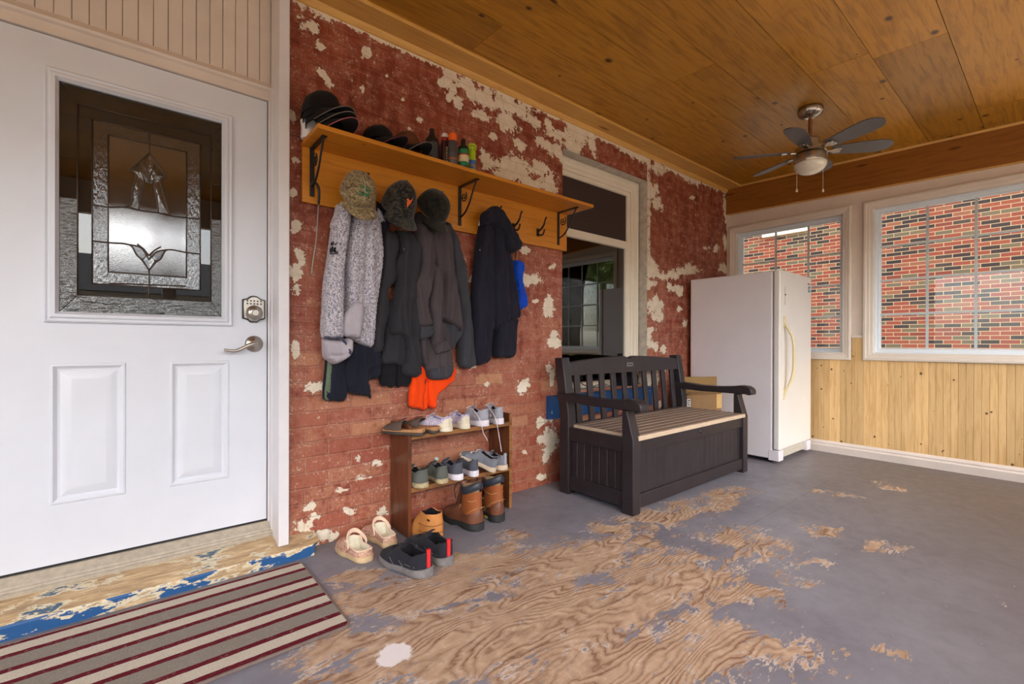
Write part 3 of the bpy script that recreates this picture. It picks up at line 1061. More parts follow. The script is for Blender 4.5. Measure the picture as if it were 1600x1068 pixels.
ring(bm, fr, [(0, YD+.001), (0, YD-.010), (.006, YD-.016), (.012, YD-.012), (.016, YD-.012), (.022, YD-.020), (.034, YD-.022), (ins-.004, YD-.010), (ins, YD-.006), (ins, YD+.02)])
part('glazing_frame', bm, M_DOOR, door, smooth=True, angle=20)
GR = (fr[0]+ins, fr[1]-ins, fr[2]+ins, fr[3]-ins)
yg = YD+.006
# glass panes of the leaded light
M_GD = mat_thin_glass('door_clear_glass', (.72, .74, .74, 1), 1.2, None, 0.0, .0)
M_GB = mat_thin_glass('door_brushed_corner_glass', (.7, .74, .74, 1), 1.5, ('reed', 30.0, .5, (1.0, 1.0, 3.0)), .02, .03)
M_GT = mat_thin_glass('door_granite_glass', (.72, .72, .74, 1), 1.8, ('noise', 240.0, .022), .02, .05)
M_GR = mat_thin_glass('door_hammered_glass', (.7, .72, .74, 1), 1.8, ('reed', 120.0, .35, (1.0, 1.0, .35)), .03, .03)
bx0, bx1 = D(121, 400)[0], D(330, 400)[0]
cx0, cx1 = D(144, 400)[0], D(313, 400)[0]
ex0, ex1 = D(169, 400)[0], D(291.5, 400)[0]
H_ = GR[3]-GR[2]
bz0, bz1 = GR[2]+.072, GR[3]-.072
cz0, cz1 = bz0+.05, bz1-.05
ez0, ez1 = cz0+.055, cz1-.05


def pane(x0, x1, z0, z1, m, nm='pane', yy=yg):
    if m is M_GD:
        m = M_GD
    part(nm, newbox(x0, x1, yy, yy+.004, z0, z1), m, door)


mid = GR[2]+H_*.50
for z0, z1, m in ((GR[2], mid, M_GB), (mid, GR[3], M_GD)):
    pane(GR[0], bx0, z0, z1, m)
    pane(bx1, GR[1], z0, z1, m)
pane(bx0, bx1, GR[2], bz0, M_GB)
pane(bx0, bx1, bz1, GR[3], M_GD)
for a, b in ((bx0, cx0), (cx1, bx1)):
    pane(a, b, bz0, bz1, M_GD)
pane(cx0, cx1, bz0, cz0, M_GD)
pane(cx0, cx1, cz1, bz1, M_GD)
for a, b in ((cx0, ex0), (ex1, cx1)):
    pane(a, b, cz0, cz1, M_GR)
pane(ex0, ex1, cz0, ez0, M_GR)
pane(ex0, ex1, ez1, cz1, M_GR)
pane(ex0, ex1, ez0, ez1, M_GT)
# lead lines and flower
cm = bmesh.new()
def lead(pts, r=.0028):
    tube(cm, [(p[0], yg-.001, p[1]) for p in pts], r, 6)
def Z8(pts):
    return [D(60+a/2.428, 80+b/2.428) for a, b in pts]
for r_ in ((bx0, bx1, bz0, bz1), (cx0, cx1, cz0, cz1), (ex0, ex1, ez0, ez1)):
    q = [(r_[0], r_[2]), (r_[1], r_[2]), (r_[1], r_[3]), (r_[0], r_[3])]
    for a, b in zip(q, q[1:]+q[:1]):
        lead([a, b])
for a, b in (((GR[0], GR[2]), (bx0, bz0)), ((GR[1], GR[2]), (bx1, bz0)), ((GR[0], GR[3]), (bx0, bz1)), ((GR[1], GR[3]), (bx1, bz1))):
    lead([a, b], .0016)
for a, b in ((bx0, GR[0]), (bx1, GR[1])):
    z = D(120, 247)[1]
    lead([(a, z), (b, z)], .0016)
for pts in ([(420, 310), (421, 385)], [(421, 385), (375, 425), (345, 450)], [(421, 385), (455, 430), (485, 475)],
            [(345, 450), (372, 470), (358, 520), (352, 575), (330, 590)], [(485, 475), (462, 490), (478, 550), (492, 600), (500, 618)],
            [(380, 425), (400, 490), (385, 560), (383, 600)], [(455, 450), (440, 500), (452, 570), (455, 612)],
            [(400, 420), (420, 480), (421, 500)], [(440, 430), (425, 470), (421, 500)], [(345, 450), (380, 440), (405, 495)], [(485, 475), (455, 455), (432, 500)],
            [(205, 580), (265, 590), (330, 590), (383, 602), (455, 612), (500, 622), (560, 630), (612, 636)],
            [(205, 718), (265, 725), (345, 733), (372, 770), (392, 790), (420, 828)], [(612, 768), (560, 762), (490, 752), (465, 785), (445, 800), (420, 828)],
            [(345, 733), (390, 745), (420, 790)], [(490, 752), (450, 760), (420, 790)], [(375, 730), (400, 750), (418, 775)], [(465, 740), (440, 755), (420, 775)],
            [(420, 828), (419, 935)], [(392, 792), (420, 770), (446, 798)], [(265, 880), (345, 882), (420, 885), (500, 888), (560, 890)]):
    lead([(p.x, p.y) for p in [Vector((a, b, 0)) for a, b in [(q.x, q.y) for q in smoothpath([(a, b, 0) for a, b in Z8(pts)], 5)]]], .0034)
part('lead_lines', cm, M_CAMING, door, smooth=True, angle=180)
# bevelled petals
pt = bmesh.new()
for poly in ([(421, 392), (350, 450), (372, 468), (400, 490), (421, 500)], [(421, 392), (480, 475), (462, 490), (440, 500), (421, 500)],
             [(372, 470), (398, 492), (384, 560), (380, 600), (352, 585)], [(462, 490), (440, 502), (452, 570), (456, 610), (490, 612)],
             [(345, 733), (390, 745), (420, 775), (420, 828), (392, 790)], [(490, 752), (450, 755), (421, 775), (421, 828), (446, 798)]):
    P2 = Z8(poly)
    cxx = sum(p[0] for p in P2)/len(P2)
    czz = sum(p[1] for p in P2)/len(P2)
    top = pt.verts.new((cxx, yg-.006, czz))
    vs = [pt.verts.new((p[0], yg-.0005, p[1])) for p in P2]
    for i in range(len(vs)):
        pt.faces.new((vs[i], vs[(i+1) % len(vs)], top))
part('bevelled_petals', pt, M_GR, door)

# deadbolt keypad
kx, kz = D(396, 483)
s_ = 1.0
bm = bmesh.new()
hw, hh = .0505, .066
outl = [(-hw, -hh*.72), (-hw*.55, -hh*.82), (-hw*.3, -hh), (hw*.3, -hh), (hw*.55, -hh*.82), (hw, -hh*.72), (hw, hh*.72), (hw*.6, hh*.8), (hw*.3, hh*.98), (0, hh*1.02), (-hw*.3, hh*.98), (-hw*.6, hh*.8), (-hw, hh*.72)]
prism(bm, [(kx+a, kz+b) for a, b in outl], 'y', YD-.010, YD+.002)
part('deadbolt_backplate', bm, plain('dark_bronze_edge', C(54, 54, 52), .4, .6), door, bevel=.002)
bm = bmesh.new()
prism(bm, [(kx+a*.90, kz+b*.92) for a, b in outl], 'y', YD-.020, YD-.008)
db = part('deadbolt_plate', bm, M_STEEL, door, bevel=.003)
bm = bmesh.new()
lathe(bm, [(.0, .034), (.014, .034), (.016, .030), (.026, .028), (.034, .020), (.038, .008), (.038, .0)], 32, Matrix.Translation((kx, YD-.018, kz-.02)) @ Matrix.Rotation(R(90), 4, 'X'))
part('deadbolt_cylinder', bm, M_STEEL, db, smooth=True)
bm = bmesh.new()
for i in range(5):
    for j in range(2):
        x, z = kx-.030+.015*i, kz+.026+.014*j
        lathe(bm, [(0, .0035), (.0038, .003), (.0045, 0)], 10, Matrix.Translation((x, YD-.020, z)) @ Matrix.Rotation(R(90), 4, 'X'))
part('keypad_buttons', bm, plain('rubber_keypad', C(92, 86, 80), .6), db, smooth=True)
# lever
lx, lz = D(397, 537)
bm = bmesh.new()
lathe(bm, [(0, .020), (.014, .020), (.018, .016), (.034, .010), (.040, .004), (.041, 0)], 32, Matrix.Translation((lx, YD, lz)) @ Matrix.Rotation(R(90), 4, 'X'))
lv = part('lever_rose', bm, M_STEEL, door, smooth=True)
bm = bmesh.new()
tip = D(360, 548)
pts = smoothpath([(lx, YD-.015, lz), (lx-.002, YD-.055, lz+.002), (lx-.03, YD-.062, lz-.004), (lx-.065, YD-.058, lz-.024), (lx-.095, YD-.052, lz-.034), (lx-.135, YD-.048, lz-.028)], 5)
n = len(pts)
tube(bm, pts, [.011 if i < 5 else .012-.006*(i/n) for i in range(n)], 12)
part('lever_handle', bm, M_STEEL, lv, smooth=True, angle=180)
# sweep below the slab
struct('door_sweep', newbox(DX0, DX1, YD+.002, YD+.03, DZ0-.012, DZ0+.002), M_BLACKRUBBER, door)
bpy.data.objects['door_sweep'].matrix_parent_inverse = Matrix.Translation(-door.location)

# threshold
bm = bmesh.new()
ty = at(426, 831.5, 2, .105).y
tz = .105
prism(bm, [(YD+.06, 0.02), (YD+.06, DZ0-.010), (YD-.012, DZ0-.010), (YD-.020, DZ0-.018), (ty+.022, tz+.020), (ty+.020, tz+.011), (ty+.012, tz+.010), (ty+.010, tz+.002), (ty, tz), (ty, .02)], 'x', DX0-.05, DX1+.02)
struct('trim_10', bm, M_THRESH, smooth=True, angle=20)

# sloping sill board with blue nosing
bm = bmesh.new()
sx1 = at(500, 862, 1, 2.39).x
xs_ = frange(-1.0, sx1, .05)
sp = [(ty+.02, .02), (ty+.02, .093), (YB-.02, .080), (2.395, .058), (2.385, .054), (2.380, .046), (2.380, .0)]
loops = []
for i, x in enumerate(xs_):
    k_ = 1.0
    loops.append([(x-(0.03 if i == len(xs_)-1 and q[0] < 2.39 else 0), q[0], q[1]*k_) for q in sp])
loft(bm, loops)
sl = struct('trim_11', bm, M_SILL, smooth=True, angle=25)
a = sl.data.attributes.new('edge', 'FLOAT', 'FACE')
a.data.foreach_set('value', [1.0 if (p.normal.y < -.5 or p.normal.x > .5) else 0.0 for p in sl.data.polygons])

# jamb, casing column
CX1 = at(452, 500, 1, 2.425).x
CX0 = at(435.5, 500, 1, 2.42).x
bm = bmesh.new()
prism(bm, [(CX0, 2.42), (CX1, 2.42), (CX1, YB+.02), (CX0+.0, YB+.10), (CX0-.0, 2.56)], 'z', .068, ceil_z(2.45)-.004)
struct('trim_12', bm, M_WHITE, bevel=.004)
bm = bmesh.new()
prism(bm, [(DX1+.003, YD-.014), (DX1+.003, YD+.06), (CX0+.02, YD+.06), (CX0+.02, 2.545), (CX0-.004, 2.545), (CX0-.004, YD-.014)], 'z', .105, DZ1+.06)
struct('trim_13', bm, M_WHITE, bevel=.003)
bm = bmesh.new()
box(bm, DX1+.003, CX0, YD-.004, YD+.05, .10, 2.5)
struct('trim_14', bm, M_WHITE)
# head casing
bm = bmesh.new()
hx1 = CX0+.002
prism(bm, [(YD-.014, DZ1+.004), (YD-.014, DZ1+.045), (YD-.030, DZ1+.050), (YD-.034, DZ1+.060), (YD-.028, DZ1+.070), (YD-.020, DZ1+.074), (YD-.012, DZ1+.090), (YD+.03, DZ1+.094), (YD+.05, DZ1+.004)], 'x', -1.1, hx1)
struct('trim_15', bm, M_CREAMWALL, smooth=True, angle=25)
# board panelling above the door
bm = bmesh.new()
x = hx1
k = 0
while x > -1.8:
    bw = .105
    for a, b in ((x-bw, x-bw/2), (x-bw/2, x)):
        g = .0015 if b == x else .0008
        prism(bm, [(a+.001, YD-.007), (a+.002, YD-.010), (b-.002-g*.5, YD-.010), (b-g*.5, YD-.007), (b-g, YD+.01), (a+.001, YD+.01)], 'z', DZ1+.085, ceil_z(YD)+.01)
    x -= bw
struct('wall_back_panelling', bm, M_CREAMWALL)
# left remainder of the door wall, out of the frame
bm = bmesh.new()
box(bm, -1.8, DX0-.05, YD-.01, YD+.05, 0, DZ1+.09)
struct('wall_back_left', bm, M_CREAMWALL)
# brick return beside the column
bm = bmesh.new()
box(bm, 0.600, 0.64, YB+.004, YD+.12, 0, 2.84)
struct('wall_back_return', bm, M_BRICK)

# ================================================================ the open side of the porch behind the viewer
bm = bmesh.new()
yf = -1.2
box(bm, -1.8, XW+.1, yf-.08, yf, -.3, .72)
for x in (-1.8, .35, 2.75, XW-.02):
    box(bm, x-.05, x+.07, yf-.09, yf+.01, .72, 2.40)
box(bm, -1.85, XW+.1, yf-.09, yf+.01, 2.38, 2.74)
struct('wall_front', bm, M_CREAMWALL)
bm = bmesh.new()
box(bm, -1.88, -1.8, -1.2, 2.66, -.3, .80)
box(bm, -1.88, -1.8, -1.2, -.5, .8, 2.9)
box(bm, -1.88, -1.8, 1.7, 2.66, .8, 2.9)
box(bm, -1.88, -1.8, -1.2, 2.66, 2.40, 2.84)
struct('wall_left', bm, M_CREAMWALL)
# ================================================================ storage bench
M_RESIN = plain('dark_brown_resin', C(44, 38, 41), 0.42, vary=0.10, scale=12, bump=0.25, spec=0.4)
M_TAUPE = mat_wood('taupe_resin_slats', C(138, 120, 108), C(116, 98, 86), C(106, 88, 78), 0, 0.5, (1, 5), 0.1, 0.8, False)
M_SEATEDGE = plain('beige_resin_edge', C(204, 182, 156), 0.5, vary=0.04)
BX0, BX1, BY0, BY1 = 2.358, 3.935, 1.678, 2.300
bench = thing('storage_bench', 'dark brown resin storage bench with taupe slatted seat against the brick wall', 'bench', ((BX0+BX1)/2, (BY0+BY1)/2, 0))
W_ = .078
for sx in (0, 1):
    a, b = (BX0, BX0+W_) if sx == 0 else (BX1-W_, BX1)
    # front post, upper part tapers toward the arm
    bm = bmesh.new()
    prism(bm, [(BY0, 0), (BY0+.085, 0), (BY0+.085, .64), (BY0+.045, .64), (BY0+.045, .62), (BY0, .46)], 'x', a, b)
    part('front_post', bm, M_RESIN, bench, bevel=.006)
    bm = bmesh.new()
    prism(bm, [(BY1-.085, 0), (BY1, 0), (BY1, .55), (BY1+.030, .78), (BY1+.055, .948), (BY1-.020, .952), (BY1-.05, .80), (BY1-.085, .55)], 'x', a, b)
    part('rear_post', bm, M_RESIN, bench, bevel=.006)
    # arm: a swept bar with a rounded roll at the front
    aa, bb = (a-.012, b+.004) if sx == 0 else (a-.004, b+.012)
    top = [(BY1+.02, .705), (BY1-.10, .702), (BY1-.25, .690), (BY1-.40, .690), (BY1-.52, .700), (BY0+.03, .712), (BY0-.02, .708), (BY0-.05, .692), (BY0-.062, .668), (BY0-.062, .640)]
    bot = [(BY0-.028, .636), (BY0-.010, .642), (BY0+.10, .640), (BY1-.40, .640), (BY1-.25, .638), (BY1-.10, .645), (BY1+.02, .650)]
    bm = bmesh.new()
    prism(bm, top+bot, 'x', aa, bb)
    part('armrest', bm, M_RESIN, bench, bevel=.010, bseg=3)
    # side panel with tongue-and-groove lines
    bm = bmesh.new()
    xp0, xp1 = (a+.030, a+.045) if sx == 0 else (b-.045, b-.030)
    y = BY0+.085
    n = 7
    st = (BY1-.085-y)/n
    for i in range(n):
        y0, y1 = y+i*st, y+(i+1)*st
        prism(bm, [(xp0 if sx == 0 else xp1, y0+.001), ((xp0-.006) if sx == 0 else (xp1+.006), y0+.006), ((xp0-.006) if sx == 0 else (xp1+.006), y1-.006), (xp0 if sx == 0 else xp1, y1-.001), (xp1 if sx == 0 else xp0, y1-.001), (xp1 if sx == 0 else xp0, y0+.001)], 'z', .12, .39)
    part('side_panel', bm, M_RESIN, bench)
    e = a+.010 if sx == 0 else b-.010
    f = a+.05 if sx == 0 else b-.05
    part('side_rail', newbox(min(e, f), max(e, f), BY0+.08, BY1-.08, .375, .465), M_RESIN, bench, bevel=.004)
    part('side_rail', newbox(min(e, f), max(e, f), BY0+.08, BY1-.08, .035, .13), M_RESIN, bench, bevel=.004)
# front
part('front_rail', newbox(BX0+W_-.01, BX1-W_+.01, BY0+.012, BY0+.05, .375, .455), M_RESIN, bench, bevel=.004)
part('front_rail', newbox(BX0+W_-.01, BX1-W_+.01, BY0+.012, BY0+.05, .03, .115), M_RESIN, bench, bevel=.004)
bm = bmesh.new()
n = 21
x0 = BX0+W_
st = (BX1-BX0-2*W_)/n
for i in range(n):
    a, b = x0+i*st, x0+(i+1)*st
    prism(bm, [(a+.001, BY0+.036), (a+.006, BY0+.030), (b-.006, BY0+.030), (b-.001, BY0+.036), (b-.001, BY0+.05), (a+.001, BY0+.05)], 'z', .10, .385)
part('front_panel', bm, M_RESIN, bench)
bm = bmesh.new()
lathe(bm, [(0, .008), (.016, .008), (.020, .004), (.022, 0)], 20, Matrix.Translation((BX0+(BX1-BX0)*.53, BY0+.012, .42)) @ Matrix.Rotation(R(90), 4, 'X'))
box(bm, BX0+(BX1-BX0)*.53+.008, BX0+(BX1-BX0)*.53+.034, BY0+.004, BY0+.012, .410, .426)
part('lock_tab', bm, M_RESIN, bench, smooth=True)
part('back_panel', newbox(BX0+.03, BX1-.03, BY1-.03, BY1-.01, .03, .47), M_RESIN, bench)
# seat lid: slats and a light edge
lx0, lx1, ly0, ly1 = BX0+.055, BX1-.055, BY0-.004, BY1-.07
lid = part('seat_lid', newbox(lx0, lx1, ly0, ly1, .452, .482), M_SEATEDGE, bench, bevel=.004, label='beige edged seat lid')
n = 8
st = (ly1-ly0-.02)/n
for i in range(n):
    a = ly0+.012+i*st
    part('seat_slat', newbox(lx0+.004, lx1-.004, a+.0065, a+st-.0065, .470, .4838), M_TAUPE, lid, bevel=.002)
# back rest: cresting rail with the notch and ten slats
def by(z):   # the back leans: y of the back plane at height z
    return BY1-.045+max(0, (z-.5))*.10
bm = bmesh.new()
N = 40
prof = []
for i in range(N+1):
    u = i/N
    x = BX0+W_-.02+u*(BX1-BX0-2*W_+.04)
    zt = .912+.040*(math.sin(PI*u)**.8)
    d = abs(u-.5)
    if d < .035:
        zt -= .022*(1-d/.035)
    prof.append((x, zt))
loops = []
for x, zt in prof:
    zb = .822
    loops.append([(x, by(zb)-.020, zb), (x, by(zt)-.022, zt-.004), (x, by(zt)-.018, zt), (x, by(zt)+.018, zt), (x, by(zb)+.018, zb)])
loft(bm, loops)
cr = part('cresting_rail', bm, M_RESIN, bench, smooth=True, angle=35)
bm = bmesh.new()
prism(bm, [(BX0+.745, .868), (BX0+.825, .868), (BX0+.825, .898), (BX0+.745, .898)], 'y', by(.88)-.024, by(.88)-.018)
bd = part('badge', bm, plain('grey_badge', C(120, 118, 118), .5), cr)
bm = bmesh.new()
for k_ in range(5):
    box(bm, BX0+.755+.013*k_, BX0+.764+.013*k_, by(.88)-.0255, by(.88)-.0238, .878, .890)
part('badge_mark', bm, M_RESIN, bd)
for i in range(10):
    u = (i+.5)/10
    x = BX0+W_+.01+u*(BX1-BX0-2*W_-.02)
    xb = x+.0
    bm = bmesh.new()
    w = .028
    loops = []
    for z in (.47, .60, .72, .83):
        y = by(z)
        loops.append([(x-w, y-.010, z), (x+w, y-.010, z), (x+w, y+.010, z), (x-w, y+.010, z)])
    loft(bm, loops)
    part('back_slat', bm, M_RESIN, bench, bevel=.003)
part('lower_back_rail', newbox(BX0+W_-.02, BX1-W_+.02, by(.5)-.022, by(.5)+.02, .440, .482), M_RESIN, bench, bevel=.004)

# ================================================================ freezer
M_FRZ = plain('white_enamel', C(226, 222, 228), 0.34, vary=0.012, scale=5, bump=0.04)
M_FRZD = plain('white_textured_door', C(228, 226, 222), 0.36, vary=0.012, scale=5, bump=0.04)
M_HANDLE = plain('yellowed_plastic', C(224, 210, 166), 0.35, vary=0.03)
FX0, FY0 = 4.386, 1.665
fz = thing('upright_freezer', 'tall white upright freezer with yellowed handle standing in the corner', 'freezer', (FX0+.39, FY0+.39, 0), R(-1.2))
fzm = Matrix.Identity(4)
part('cabinet', newbox(FX0, FX0+.775, FY0+.0, FY0+.775, .035, 1.700), M_FRZ, fz, bevel=.010, bseg=3)
part('door_gasket', newbox(FX0+.012, FX0+.763, FY0-.012, FY0+.002, .13, 1.690), plain('grey_gasket', C(150, 146, 142), .6), fz)
dr = part('door', newbox(FX0-.002, FX0+.777, FY0-.062, FY0-.010, .118, 1.706), M_FRZD, fz, bevel=.012, bseg=4)
hx = FX0+.095
bm = bmesh.new()
hp = smoothpath([(hx, FY0-.066, 1.245), (hx+.004, FY0-.086, 1.20), (hx+.02, FY0-.118, 1.13), (hx+.030, FY0-.130, 1.05), (hx+.032, FY0-.132, .93), (hx+.030, FY0-.130, .83), (hx+.018, FY0-.116, .74), (hx+.002, FY0-.086, .655), (hx-.004, FY0-.066, .60)], 6)
n = len(hp)
rr = []
loops = []
for i, p_ in enumerate(hp):
    u = i/(n-1)
    w = .016+.003*math.sin(u*PI)
    d_ = .008+.004*math.sin(u*PI)
    t_ = (hp[min(i+1, n-1)]-hp[max(i-1, 0)]).normalized()
    nx = Vector((1, 0, 0))
    ny = t_.cross(nx).normalized()
    loops.append([p_+nx*w*math.cos(2*PI*k/12)+ny*d_*math.sin(2*PI*k/12) for k in range(12)])
loft(bm, loops)
part('handle', bm, M_HANDLE, dr, smooth=True, angle=180, label='yellowed curved door handle')
for z0_, z1_h in ((1.20, 1.30), (.56, .655)):
    part('handle_mount', newbox(hx-.016, hx+.012, FY0-.072, FY0-.058, z0_, z1_h), M_HANDLE, dr, bevel=.004)
bm = bmesh.new()
box(bm, FX0+.085, FX0+.115, FY0-.068, FY0-.058, 1.40, 1.56)
lk = part('lock_plate', bm, plain('pale_grey_plate', C(206, 200, 192), .4), dr, bevel=.004)
bm = bmesh.new()
lathe(bm, [(0, .006), (.007, .005), (.009, 0)], 16, Matrix.Translation((FX0+.100, FY0-.068, 1.49)) @ Matrix.Rotation(R(90), 4, 'X'))
part('key_lock', bm, plain('dark_lock', C(70, 60, 50), .4, .5), lk, smooth=True)
bm = bmesh.new()
box(bm, FX0+.675, FX0+.735, FY0-.0645, FY0-.060, 1.628, 1.640)
part('badge', bm, plain('dark_grey_badge', C(84, 88, 92), .4), dr)
bm = bmesh.new()
box(bm, FX0+.69, FX0+.735, FY0-.0645, FY0-.060, 1.555, 1.612)
part('sticker', bm, plain('teal_sticker', C(60, 140, 158), .4), dr)
bm = bmesh.new()
box(bm, FX0+.70, FX0+.725, FY0-.0652, FY0-.0640, 1.574, 1.592)
part('sticker_print', bm, plain('pale_print', C(210, 226, 226), .4), dr)
bm = bmesh.new()
box(bm, FX0+.10, FX0+.68, FY0-.035, FY0+.02, .035, .112)
for i in range(5):
    box(bm, FX0+.12, FX0+.66, FY0-.041, FY0-.034, .044+.013*i, .050+.013*i)
part('kick_grille', bm, plain('off_white_grille', C(198, 192, 182), .5), fz)
for x in (FX0-.002, FX0+.68):
    part('foot_cover', newbox(x, x+.10, FY0-.060, FY0+.03, .02, .112), M_FRZ, fz, bevel=.005)
for x in (FX0+.05, FX0+.70):
    for y in (FY0+.03, FY0+.70):
        bm = bmesh.new()
        lathe(bm, [(0, 0), (.02, 0), (.02, .036), (0, .036)], 14, Matrix.Translation((x, y, 0)))
        part('levelling_foot', bm, M_BLACKRUBBER, fz, smooth=True)

# ================================================================ things behind the bench
# black cloth bag lying on the window sill
bm = bmesh.new()
c_ = at(982, 600, 1, 2.49)
loops = []
for z, w, d_ in ((.6755, .13, .028), (.690, .165, .034), (.75, .17, .036), (.81, .14, .030), (.85, .08, .02), (.865, .02, .008)):
    loops.append([(c_.x+w*math.cos(2*PI*k/24)*(1+.08*math.sin(k*2.1)), 2.512+d_*math.sin(2*PI*k/24), z+(.008*math.sin(k*1.7) if z > .7 else 0)) for k in range(24)])
loft(bm, loops)
solo('cloth_bag', bm, fabric('black_nylon', C(26, 26, 34)), 'black cloth bag slumped on the blue window sill behind the bench slats', 'bag', smooth=True, angle=180)
# black cable
bm = bmesh.new()
p_ = [at(x, y, 1, 2.49) for x, y in ((940, 600), (925, 604), (912, 600), (905, 592), (912, 586), (930, 592), (945, 588), (950, 578))]
for q in p_:
    q.z = max(q.z, .690)
tube(bm, smoothpath([(p_[0].x+.12, 2.53, .700)]+[(q.x, 2.50, q.z) for q in p_], 6), .004, 6)
solo('power_cable', bm, M_BLACKRUBBER, 'thin black cable looping over the blue window sill behind the bench slats', 'cable', smooth=True, angle=180)

# cardboard boxes
M_CARD = plain('brown_cardboard', C(148, 114, 76), .8, vary=.06, scale=10)
tcc = NT('corrugated_cardboard')
s__ = tcc.sep(tcc.co())
wv_ = tcc.math('SINE', tcc.math('MULTIPLY', s__[0], 420.0))
tcc.bsdf(color=tcc.ramp(wv_, [(0.0, C(128, 100, 58)), (1.0, C(170, 138, 88))]), rough=.85)
cbx0, cbx1 = 3.955, 4.365
cy_ = 2.30
bbx = thing('cardboard_box', 'open brown cardboard box between the bench and the freezer', 'box', (3.968, 2.250, 0), R(-24))
shx = thing('cardboard_sheet', 'flat corrugated cardboard sheet standing behind the lower cardboard box', 'cardboard', (3.975, 2.262, 0), R(-24))
part('panel', newbox(.03, .405, .066, .074, 0, .738), tcc.m, shx, world=False, bevel=.001)
bz = .575
part('carton', newbox(0, .395, 0, .056, 0, bz), M_CARD, bbx, world=False, bevel=.002)
bm = bmesh.new()
prism(bm, [(0, bz), (-.022, bz+.034), (-.018, bz+.036), (.004, bz)], 'x', .02, .385)
part('flap', bm, M_CARD, bbx, world=False)
part('flap', newbox(.335, .395, -.004, .0, bz-.13, bz+.004), plain('pale_cardboard', C(214, 176, 112), .8, vary=.05), bbx, world=False)
lb = part('printed_label', newbox(.012, .05, -.003, 0, bz-.12, bz-.035), plain('label_white', C(220, 220, 216), .6), bbx, world=False)
bm = bmesh.new()
for i in range(4):
    box(bm, .016+.003*(i % 2), .046-.004*(i % 3), -.004, -.003, bz-.113+.02*i, bz-.103+.02*i)
part('label_print', bm, plain('label_black', C(30, 30, 30), .6), lb, world=False)

# ================================================================ coat rack with shelf
RX0, RX1 = .676, 2.600
SZ = at(492, 204, 1, 2.215).z
rack = thing('coat_rack', 'golden pine wall coat rack with a shelf, iron brackets and hooks', 'coat rack', ((RX0+RX1)/2, YB, 1.76))
part('backboard', newbox(RX0, RX1, YB-.024, YB-.003, 1.762, 2.042), M_RACKPINE, rack, bevel=.003)
SY0 = 2.205
shelf_top = at(480, 203, 1, SY0).z
sh0, sh1 = at(490, 200, 1, SY0).x, at(917, 322, 1, SY0).x
part('shelf_board', newbox(RX0-.005, max(sh1, RX1+.01), SY0, YB-.002, 2.040, 2.062), M_RACKPINE, rack, bevel=.003)
for bxx in (at(488, 280, 1, YB-.03).x, at(719, 320, 1, YB-.03).x, at(873, 360, 1, YB-.03).x):
    bm = bmesh.new()
    yb = YB-.024
    box(bm, bxx-.012, bxx+.012, yb-.005, yb, 1.795, 2.040)
    box(bm, bxx-.012, bxx+.012, yb-.20, yb, 2.034, 2.040)
    q = part('shelf_bracket', bm, M_IRON, rack, bevel=.002)
    bm = bmesh.new()
    arc = smoothpath([(bxx, yb-.185, 2.034), (bxx, yb-.15, 1.985), (bxx, yb-.11, 1.915), (bxx, yb-.06, 1.865), (bxx, yb-.004, 1.845)], 6)
    tube(bm, arc, .0055, 8)
    sc = [(bxx, yb-.05+.032*(1-k/26)*math.cos(k*.45+2.2), 1.965+.034*(1-k/26)*math.sin(k*.45+2.2)) for k in range(24)]
    tube(bm, sc, .004, 6)
    part('scroll', bm, M_IRON, q, smooth=True, angle=180)
HOOKX = []
for hp_ in (at(566, 300, 1, YB-.03).x, at(624, 315, 1, YB-.03).x, at(680, 325, 1, YB-.03).x, at(771, 345, 1, YB-.03).x, at(803, 350, 1, YB-.03).x, at(841, 358, 1, YB-.03).x):
    yb = YB-.024
    bm = bmesh.new()
    box(bm, hp_-.011, hp_+.011, yb-.006, yb, 1.830, 1.885)
    tube(bm, smoothpath([(hp_, yb-.004, 1.862), (hp_, yb-.035, 1.875), (hp_, yb-.065, 1.900), (hp_, yb-.08, 1.935), (hp_, yb-.092, 1.95)], 5), [.0065]*12+[.0055]*8+[.009], 8)
    tube(bm, smoothpath([(hp_, yb-.004, 1.850), (hp_, yb-.025, 1.835), (hp_, yb-.05, 1.832), (hp_, yb-.066, 1.850), (hp_, yb-.07, 1.868)], 5), [.006]*20+[.0085], 8)
    part('coat_hook', bm, M_IRON, rack, smooth=True, angle=40)
    HOOKX.append(hp_)

# rod hanging from the left bracket
bxx = at(490, 300, 1, YB-.06).x
t_ = thing('fire_poker', 'long thin steel rod with black hooked handle hanging from the left bracket', 'rod', (bxx, YB-.06, 1.4))
P0 = at(498, 318, 1, YB-.05)
P1 = at(487, 429, 1, YB-.03)
bm = bmesh.new()
tube(bm, smoothpath([(bxx-.012, YB-.05, 1.842), (bxx, YB-.06, 1.858), (bxx+.018, YB-.06, 1.850), (P0.x, YB-.055, 1.82), (P0.x, YB-.05, P0.z)], 6), .0065, 8)
part('handle', bm, M_IRON, t_, smooth=True, angle=180)
bm = bmesh.new()
tube(bm, smoothpath([(P0.x, YB-.05, P0.z+.01), ((P0.x+P1.x)/2+.004, YB-.045, (P0.z+P1.z)/2), (P1.x+.004, YB-.035, P1.z+.06), (P1.x, YB-.03, P1.z)], 6), .0038, 8)
part('rod', bm, M_RODSTEEL, t_, smooth=True, angle=180)

